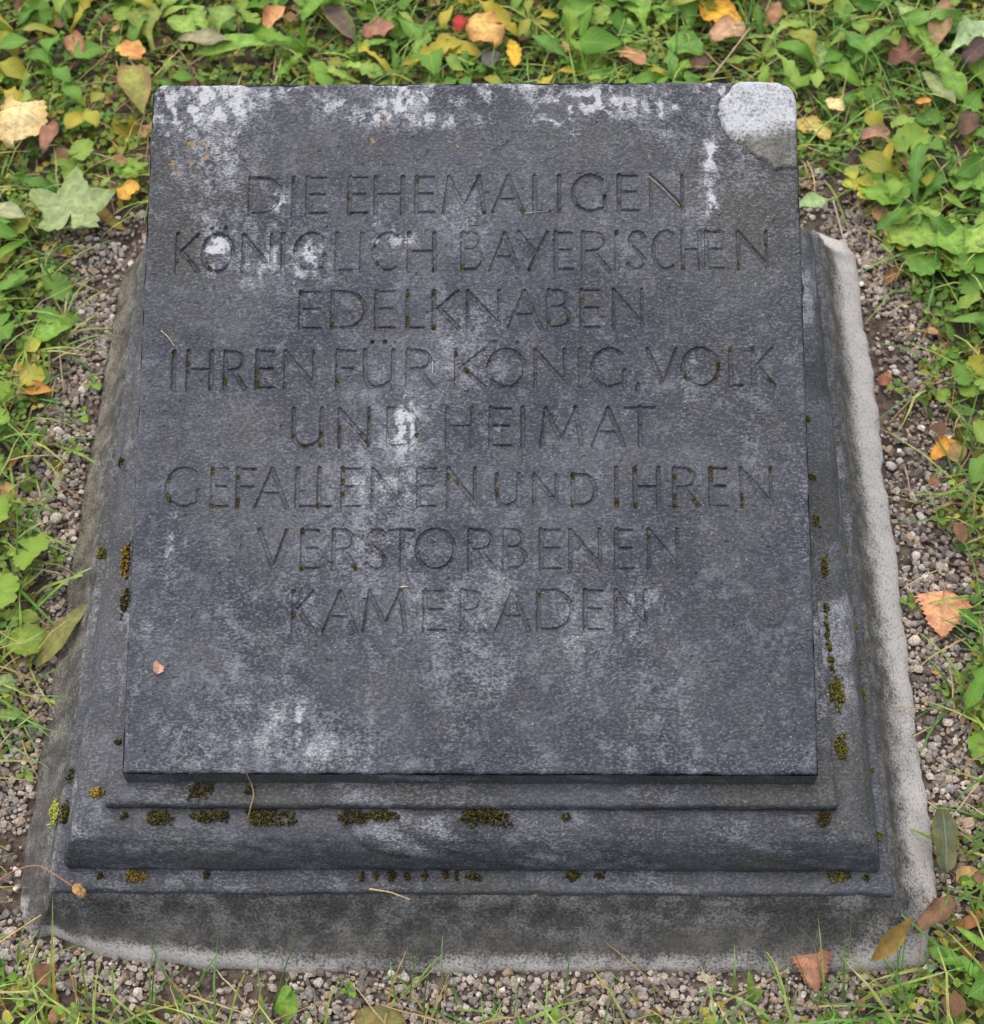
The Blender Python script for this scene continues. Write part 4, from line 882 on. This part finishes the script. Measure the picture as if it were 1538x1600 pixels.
cover('small_leaves', P, rng.uniform(.002, .020, len(P)), rng.uniform(.006, .015, len(P)), pal(len(P), ((112,148,54),(96,132,50),(148,162,66),(78,116,48),(160,166,72),(124,152,68),(184,176,78))), leaflet_template(2, .9, 'ovate'), .6, LEAF, 'small mixed green leaves of the lawn undergrowth', 'undergrowth')
P = scatter(9000, -.012, VIEW)
cover('ground_moss', P, rng.uniform(-.001, .006, len(P)), rng.uniform(.004, .009, len(P)), pal(len(P), ((124,128,44),(104,112,38),(150,148,58),(86,94,38),(158,140,80))), leaflet_template(3, 1, 'lance'), .6, MOSS, 'yellow green moss between the lawn plants', 'moss')
P = scatter(560, -.02, VIEW)
cover('leaf_litter', P, rng.uniform(.003, .022, len(P)), rng.uniform(.010, .026, len(P)), pal(len(P), ((142,104,80),(122,90,70),(168,132,96),(98,72,60),(186,156,104),(150,110,92))), leaflet_template(1, 1, 'torn'), .5, DEAD, 'small scraps of brown leaf litter in the lawn', 'leaf litter')
def blades(name, P, L, az, lean, bend, wd, cols, mat, label, cat, z0=0.0, seg=6):
    n = len(P); a = lean; pos = np.zeros((n, 3)); pos[:, :2] = P; pos[:, 2] = ground_h(P[:, 0], P[:, 1])+z0
    V = np.zeros((n, seg+1, 2, 3)); dz = np.stack([np.cos(az), np.sin(az)], 1); pr = np.stack([-np.sin(az), np.cos(az), 0*az], 1)
    for k in range(seg+1):
        w_ = wd*(1-(k/seg)**2.2)*.5+.00012; V[:, k, 0] = pos+pr*w_[:, None]; V[:, k, 1] = pos-pr*w_[:, None]
        V[:, k, :, 2] = np.maximum(V[:, k, :, 2], .002)
        st = L/seg; pos = pos+np.column_stack([dz*(np.cos(a)*st)[:, None], np.sin(a)*st]); a = np.maximum(a-bend/seg, -.5)
        az2 = az+rng.normal(0, .10, n); dz = np.stack([np.cos(az2), np.sin(az2)], 1)
    m = (seg+1)*2; ii = np.arange(m).reshape(seg+1, 2); F1 = np.stack([ii[:-1, 0], ii[1:, 0], ii[1:, 1], ii[:-1, 1]], -1)
    F = (F1[None]+np.arange(n)[:, None, None]*m).reshape(-1, 4); tt = np.repeat(np.linspace(0, 1, seg+1), 2)
    U_ = np.column_stack([tt, np.tile([0., 1.], seg+1)])
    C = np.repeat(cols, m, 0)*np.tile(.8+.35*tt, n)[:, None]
    return tag(link(name, mk_mesh(name, V.reshape(-1, 3), F, mat, col=C, uv=np.tile(U_, (n, 1)))), label, cat, kind='stuff')
P = scatter(11500, -.008, (-.9, .9, -.36, 1.34)); dens = fbm(P[:, 0], P[:, 1], 7, 3, 66)+np.where((P[:, 1] < .4), .12, 0); P = P[(dens > .42)]
Po = scatter(15000, .02, (-2.0, 2.0, -1.3, 2.6)); Po = Po[(np.abs(Po[:, 0]) > .84) | (Po[:, 1] < -.32) | (Po[:, 1] > 1.28)]; P = np.concatenate([P, Po])
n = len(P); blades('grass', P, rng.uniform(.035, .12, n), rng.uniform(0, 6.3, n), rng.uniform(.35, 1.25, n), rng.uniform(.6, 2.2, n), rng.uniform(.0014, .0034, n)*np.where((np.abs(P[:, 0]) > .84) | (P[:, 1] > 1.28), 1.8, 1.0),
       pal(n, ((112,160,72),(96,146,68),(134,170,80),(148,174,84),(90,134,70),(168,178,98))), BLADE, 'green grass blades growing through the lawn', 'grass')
P = scatter(4200, -.025, (-.9, .9, -.36, 1.34)); n = len(P)
blades('dry_grass', P, rng.uniform(.03, .085, n), rng.uniform(0, 6.3, n), rng.uniform(.02, .6, n), rng.uniform(.2, 1.0, n), rng.uniform(.0008, .0022, n),
       pal(n, ((186,168,122),(166,144,102),(200,186,142),(170,138,92),(146,126,98))), BLADE, 'dry straw coloured grass lying in the lawn', 'grass', rng.uniform(.002, .016, n))

n = 420; P = np.column_stack([rng.uniform(-.62, .62, n), rng.uniform(-.27, -.125, n)]); P = P[(poly_sd(P, foot_poly) > .012) & (fbm(P[:, 0], P[:, 1], 18, 2, 67) > .40)]; n = len(P)
blades('sparse_grass', P, rng.uniform(.02, .07, n), rng.uniform(0, 6.3, n), rng.uniform(.5, 1.35, n), rng.uniform(.2, 1.4, n), rng.uniform(.0009, .0022, n),
       pal(n, ((100,148,70),(88,138,66),(124,162,82),(168,160,96),(190,164,108))), BLADE, 'thin scattered grass blades in the gravel before the footing', 'grass')

# ------------------------------------------------------------------ single grass tufts and stalks
def tuft(label, blades_, cols):
    bx = G(blades_[0][0][0], blades_[0][0][1], .002); root = link('grass_tuft', None, None, bx)
    for i, (bp, tp, h, bow) in enumerate(blades_):
        a = G(*bp, .002)-bx; b = G(*tp, h)-bx; d = b-a; L = np.linalg.norm(d); t = np.linspace(0, 1, 8)
        c = a+d*t[:, None]; side = np.cross(d/L, Fv); side /= np.linalg.norm(side)
        c = c+np.outer(np.sin(np.pi*t)*bow*L, side)+np.outer(np.sin(np.pi*t)*.08*L, [0, 0, 1])
        pr = np.cross(d/L, [0, 0, 1.0])+side*.8; pr /= np.linalg.norm(pr); w_ = rng.uniform(.0009, .0019)*(1-t**2.5)+.0001
        V = np.stack([c+pr*w_[:, None], c-pr*w_[:, None]], 1).reshape(-1, 3); ii = np.arange(16).reshape(8, 2)
        F = np.stack([ii[:-1, 0], ii[1:, 0], ii[1:, 1], ii[:-1, 1]], -1); U_ = np.column_stack([np.repeat(t, 2), np.tile([0., 1.], 8)])
        q = lin(*cols[i % len(cols)]); link('blade', mk_mesh('blade', V, F, BLADE, col=np.tile(q, (16, 1)), uv=U_), root)
    return tag(root, label, 'grass')
GG = ((96,140,66),(120,156,76),(84,126,64),(140,160,84)); GY = ((200,164,84),(120,150,70),(184,150,80),(96,136,62))
tuft('tuft of green and straw yellow blades before the near left end of the footing', [((60,1600),(50,1470),.05,.05),((70,1602),(82,1395),.06,-.04),((92,1600),(86,1460),.05,.02),((140,1580),(126,1486),.04,0),((20,1590),(0,1545),.03,.1),((40,1585),(66,1452),.02,.0),((100,1590),(64,1478),.03,0)], GY)
tuft('upright fan of green grass blades before the footing under the words', [((236,1600),(246,1478),.05,0),((228,1602),(262,1546),.03,.05),((232,1600),(300,1486),.05,.05),((240,1600),(240,1480),.055,.03),((268,1604),(302,1546),.03,0),((180,1590),(176,1502),.03,0),((160,1600),(216,1560),.03,.1)], GG)
tuft('few thin grass blades rising from the gravel with one bent over flat', [((424,1588),(480,1438),.07,.02),((428,1590),(528,1470),.055,.02),((528,1470),(614,1468),.055,-.05),((412,1600),(404,1520),.02,0)], GG)
tuft('narrow grass clump with one broad blade before the middle of the footing', [((664,1602),(678,1498),.05,.05),((640,1570),(664,1440),.06,.02),((676,1600),(700,1540),.04,0),((592,1598),(646,1540),.02,0),((600,1532),(648,1508),.02,0)], GG)
tuft('sparse bending grass stalks before the right half of the footing', [((800,1600),(846,1442),.07,.03),((826,1590),(832,1540),.02,0),((880,1580),(892,1480),.03,0),((936,1598),(884,1536),.03,.1),((1010,1600),(960,1530),.04,.05),((868,1594),(900,1538),.03,0)], GG)
tuft('grass tuft in front of the pinkish tan birch leaf', [((1290,1600),(1212,1412),.08,.03),((1236,1590),(1220,1490),.03,0),((1300,1580),(1274,1466),.04,0),((1310,1570),(1330,1424),.06,-.03),((1320,1580),(1322,1458),.05,.03),((1290,1590),(1330,1520),.04,.1),((1250,1600),(1300,1530),.03,.1),((1350,1600),(1320,1490),.05,.05),((1400,1590),(1402,1462),.06,0),((1220,1580),(1280,1560),.03,0)], GG)
tuft('loose grass tuft round the green toothed leaf at the near right corner', [((1520,1600),(1532,1440),.06,.05),((1500,1590),(1530,1470),.06,.05),((1470,1590),(1498,1500),.04,0),((1440,1596),(1380,1540),.04,.05),((1540,1560),(1470,1440),.05,.1),((1538,1590),(1488,1540),.04,0),((1400,1600),(1340,1556),.03,.1)], GG)
tuft('dark green grass blade crossing the far left corner of the slab', [((192,96),(118,-6),.07,.03),((186,90),(160,40),.05,0)], ((70,110,70),(92,132,60)))
tuft('pair of straight grass blades reaching over the gravel left of the slab', [((0,470),(78,404),.05,.02),((104,458),(142,406),.04,0),((0,580),(60,556),.03,0)], GG)
tuft('arching broad grass blades beside the tan pebble', [((-10,758),(96,782),.03,-.12),((-6,744),(70,748),.035,-.06),((-10,772),(60,800),.02,-.1)], ((124,164,66),(136,172,76),(112,150,64)))
tuft('yellow tipped grass blades hanging towards the white oval pebble', [((-8,766),(62,822),.03,-.08),((0,800),(46,850),.02,-.1),((6,850),(24,806),.03,0)], ((120,154,66),(198,140,86),(150,170,80)))
tuft('thin curved grass stems over bare soil right of the slab', [((1500,450),(1440,456),.03,.05),((1470,478),(1392,478),.02,.05),((1538,520),(1468,610),.03,.05),((1540,700),(1470,648),.02,0)], GG)
tuft('slender grass blades leaning to the gravel beside the salmon birch leaf', [((1538,950),(1450,778),.05,-.06),((1530,990),(1504,840),.04,-.06),((1540,1020),(1496,1016),.02,0),((1538,990),(1500,966),.02,0)], GG)
def stick(name, label, cat, pts, r, col, tip=None):
    P = np.array(pts, float); t = np.linspace(0, 1, len(P)); tt = np.linspace(0, 1, 14); Q_ = np.column_stack([np.interp(tt, t, P[:, k]) for k in range(3)])
    Q_[1:-1] = (Q_[:-2]+2*Q_[1:-1]+Q_[2:])/4; b = Q_[0].copy(); V, F = tube(Q_-b, np.linspace(r, r*.7, 14)*(1+.2*rng.uniform(-1, 1, 14)), 6)
    me = mk_mesh(name, V, F, STRAW, col=np.tile(lin(*col), (len(V), 1)))
    if tip is None: return tag(link(name, me, None, b), label, cat)
    root = link(name, None, None, b); link('stem', me, root)
    d = CN+.35*np.sin(CN[:, [2, 0, 1]]*7); d2 = d*np.array(tip); link('seed_head', mk_mesh('seed_head', d2, CF, STRAW, col=np.tile(lin(168, 132, 92), (len(d2), 1)), smooth=False), root, Q_[-1]-b)
    return tag(root, label, cat)
def onslab(px, py, h=.0012): a, b = uv_of(px, py); return P0+np.array([a, 0, 0])+b*EV+h*EN
def on(px, py, z): return G(px, py, z)
stick('straw', 'short bent straw lying on the slab above the word IHREN', 'straw', [onslab(252,517), onslab(263,527,.002), onslab(273,541)], .0006, (176,160,134))
stick('twig', 'thin pale twig resting in the last carved letter of the top line', 'twig', [onslab(1013,276,.002), onslab(1036,296,.003), onslab(1062,322,.001)], .0005, (158,144,122))
stick('straw', 'fine straw under the carved letter L of the top line', 'straw', [onslab(820,334), onslab(840,331.5), onslab(858,330)], .0004, (170,164,152))
stick('straw', 'upright wisp of straw above the carved letter B', 'straw', [onslab(730,342), onslab(730.5,352), onslab(730,362)], .0004, (170,166,160))
stick('straw', 'tiny pale straw between the two lowest lines of text', 'straw', [onslab(626,918), onslab(632,916.5), onslab(637,917)], .0006, (220,204,160))
stick('straw', 'thin straw beside the carved R of FUER', 'straw', [onslab(676,565), onslab(676.5,575), onslab(676,583)], .0004, (196,190,180))
stick('straw', 'long straw lying over the front edge of the plinth', 'straw', [on(577,1389,.078), on(610,1394,.0775), on(641,1406,.070)], .0010, (190,166,130))
stick('twig', 'crooked brown twig hanging over the front steps below the slab', 'twig', [on(384,1206,.166), on(392,1222,.150), on(398,1242,.145), on(392,1260,.143), on(388,1278,.131)], .0009, (150,128,100))
stick('dry_flower', 'dry brown flower stalk with seed head bent over the plinth corner', 'flower', [on(-20,1392,.03), on(20,1360,.06), on(60,1350,.075), (on(88,1368,.082)), on(124,1392,.079)], .0009, (150,112,84), (.006, .007, .005))
stick('straw', 'straw coloured stalk leaning from the grass onto the near left footing corner', 'straw', [on(-10,1480,.02), on(30,1452,.035), on(64,1430,.045)], .0009, (206,170,104))
stick('twig', 'pale dry stem standing behind the slab near the mended corner', 'twig', [on(1112,122,.03), on(1140,86,.05), on(1172,44,.07)], .0016, (190,168,136))
stick('twig', 'light thin twig on the gravel right of the slab under the three lobed weeds', 'twig', [on(1301,308,.012), on(1310,340,.009), on(1318,372,.009)], .0011, (196,176,160))
stick('straw', 'grey forked stem on bare soil right of the slab', 'straw', [on(1446,540,.006), on(1458,572,.008), on(1460,592,.008), on(1440,608,.008), on(1390,660,.006)], .0013, (156,142,112))
stick('twig', 'straight twig lying on gravel below the curled dandelion leaf', 'twig', [on(92,534,.012), on(96,580,.009), on(100,612,.008)], .0012, (178,160,136))
stick('straw', 'white dry stem in the grass left of the slab corner', 'straw', [on(192,82,.04), on(214,106,.034), on(236,130,.03)], .0010, (206,200,196))
stick('twig', 'thin brown twig on gravel beside the yellow birch leaf', 'twig', [on(1414,730,.008), on(1420,752,.008), on(1424,780,.007)], .0010, (170,150,126))
stick('twig', 'dark knobbly root piece in the gravel under the white oval pebble', 'twig', [on(36,856,.006), on(46,880,.008), on(56,912,.006)], .0030, (92,76,70))
stick('straw', 'curved reddish stalk on the gravel left of the slab top', 'straw', [on(164,205,.03), on(190,240,.03), on(212,280,.024)], .0012, (176,128,76))

# ------------------------------------------------------------------ moss cushions on the ledges
def moss(px, py, wpx, hpx, level, label, group, tone=0, ang=0.0, tall=.0042):
    c = G(px, py, level); sx = wpx/1680*.5; sy = hpx/1400*.5; area = sx*sy; m = int(np.clip(area*1.4e6, 24, 420))
    rr = np.sqrt(rng.uniform(0, 1, m)); th = rng.uniform(0, 6.3, m); edge = .45+1.0*vnoise(np.cos(th)*2.6+px, np.sin(th)*2.6+py, 3)
    X_, Y_ = rr*np.cos(th)*sx*edge, rr*np.sin(th)*sy*edge; h = tall*(.35+.65*np.sqrt(1-rr*rr))*rng.uniform(.6, 1.1, m)
    V, F, C = [], [], []
    pal_ = [((46,42,20),(64,61,23),(36,32,17),(92,88,32)),((72,72,27),(98,97,36),(56,54,22),(116,112,42)),((52,44,18),(34,28,14),(74,66,22),(58,46,24)),((150,156,64),(168,172,84),(130,140,52),(176,176,90)),((110,84,30),(134,108,36),(84,64,22),(150,130,44))][tone]
    for i in range(m):
        a = rng.uniform(0, 6.3); w_ = rng.uniform(.0009, .0016); tip = np.array([X_[i]+rng.normal(0, .0012), Y_[i]+rng.normal(0, .0012), h[i]]); mid = np.array([X_[i], Y_[i], h[i]*.45])
        p = [np.array([X_[i], Y_[i], -.003])]
        for k in range(3): p.append(mid+w_*np.array([math.cos(a+2.1*k), math.sin(a+2.1*k), 0]))
        p.append(tip); b = len(V); V += p
        F += [(b, b+2, b+1), (b, b+3, b+2), (b, b+1, b+3), (b+1, b+2, b+4), (b+2, b+3, b+4), (b+3, b+1, b+4)]
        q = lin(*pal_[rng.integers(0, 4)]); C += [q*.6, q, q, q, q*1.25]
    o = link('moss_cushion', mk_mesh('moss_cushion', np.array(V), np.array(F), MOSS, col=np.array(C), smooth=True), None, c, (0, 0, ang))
    return tag(o, label, 'moss', group)
ST, MO, PL = .1425, .1295, .0750       # upper step, moulding, plinth levels
def TXT(y): return ('KOENIGLICH BAYERISCHEN' if y < 500 else 'UND HEIMAT' if y < 700 else 'GEFALLENEN UND IHREN' if y < 800 else 'VERSTORBENEN' if y < 905 else 'KAMERADEN' if y < 1000 else 'KAMERADEN, lower than its letters')
moss(310,1236,34,26,ST-.001,'heart shaped dark moss cushion on the front upper step',None,2)
moss(330,1230,12,22,ST,'small dark moss tuft touching the heart shaped moss cushion',None,2)
moss(390,1236,18,12,ST,'little moss tuft under the crooked brown twig',None,2)
g = 'moss cushions along the crevice above the front moulding'; lb = 'olive brown moss cushion in the crevice above the front moulding'
moss(247,1279,40,20,MO,lb,g,0); moss(318,1277,44,20,MO,lb,g,0); moss(348,1276,20,16,MO,lb,g,2); moss(193,1275,12,9,MO,lb,g,2)
moss(415,1277,78,22,MO,'broad moss cushion in the front crevice ending beside the crooked twig',None,0)
moss(555,1277,56,20,MO,'dark ragged moss cushion hanging down in the middle of the front crevice',None,2); moss(600,1275,46,18,MO,'olive moss cushion joined to the dark ragged one in the front crevice',None,0)
moss(760,1276,82,28,MO,'largest bushy yellow olive moss cushion in the front crevice',None,0,tall=.008); moss(885,1277,15,11,MO,'small lone moss tuft beyond the largest front cushion',None,0)
moss(1288,1278,22,24,MO,'black moss tuft in the front crevice at the right end of the moulding',None,2)
g = 'moss tufts along the crevice above the front plinth'; lb = 'small dark moss tuft in the crevice above the front plinth'
for x, wd in ((156,11),(323,12),(566,6),(588,5),(637,11),(664,9),(697,10),(714,7),(611,16)): moss(x,1369,wd,13,PL,lb,g,2,tall=.004)
moss(214,1370,34,17,PL,'reddish brown moss cushion above the front plinth near the dry flower stalk',None,4); moss(738,1370,28,12,PL,'flat moss cushion above the front plinth under the largest cushion',None,0)
moss(895,1368,26,18,PL,'dark green moss cushion above the front plinth with a tuft beside it',None,0); moss(936,1369,20,10,PL,'slim moss tuft beside the dark green cushion above the front plinth',None,2)
moss(1311,1370,32,18,PL,'yellow green moss cushion above the front plinth at its right end',None,1); moss(1353,1373,9,8,PL,'tiny moss dot right of the yellow green cushion above the plinth',None,0)
g = 'moss tufts in the crevice along the right side of the slab'; lb = 'yellow green moss tuft in the right crevice beside the line '
for x, y, wd, hh in ((1275,815,10,22),(1288,890,13,26),(1287,878,10,16),(1289,952,7,24),(1291,985,8,32),(1295,1012,8,16),(1297,1036,9,26),(1252,452,7,10),(1262,655,6,10),(1268,745,10,12)): moss(x+2,y,wd,hh,MO,lb+TXT(y),g,1,tall=.004)
moss(1308,1084,22,48,MO,'tall yellow green moss cushion in the right crevice, largest on that side',None,1); moss(1315,1168,20,38,MO,'second large moss cushion in the right crevice below the tallest one',None,1)
g = 'moss tufts above the plinth on the right side'; lb = 'tiny moss tuft above the right plinth beside the line '
for x, y, wd, hh in ((1322,858,6,12),(1333,955,5,14),(1336,977,7,10),(1338,1014,5,10),(1342,1035,6,10),(1349,1084,7,22),(1350,1110,6,14),(1361,1203,7,10),(1375,1308,12,14)): moss(x,y,wd,hh,PL,lb+TXT(y),g,1,tall=.003)
g = 'moss along the left edge of the slab'; 
moss(197,872,14,50,MO,'long russet moss cushion hanging below the left edge of the slab',None,4,tall=.007); moss(195,940,11,48,MO,'olive moss strip continuing the russet cushion along the left edge',None,0)
moss(159,866,20,20,PL,'yellow green moss tuft on the left moulding beside the russet cushion',None,1); moss(188,722,10,18,MO,'small moss tuft high on the left moulding under the line GEFALLENEN',None,0)
moss(110,1212,11,18,PL,'dark moss tuft on the left plinth corner',None,0); moss(102,1270,14,36,PL,'long dark moss strip at the left front corner of the plinth',None,0); moss(86,1268,18,40,.052,'pale yellow green moss patch on the left front footing',None,3)
moss(152,1239,20,18,MO,'brown moss tuft beside the left end of the upper step',None,4); moss(184,1160,10,8,ST,'tiny dark moss dot on the left upper step',None,2)
print('gravel', n_gravel, 'objects', len(bpy.data.objects), 'tris', sum(len(o.data.loops)-2*len(o.data.polygons) for o in bpy.data.objects if o.type == 'MESH'))
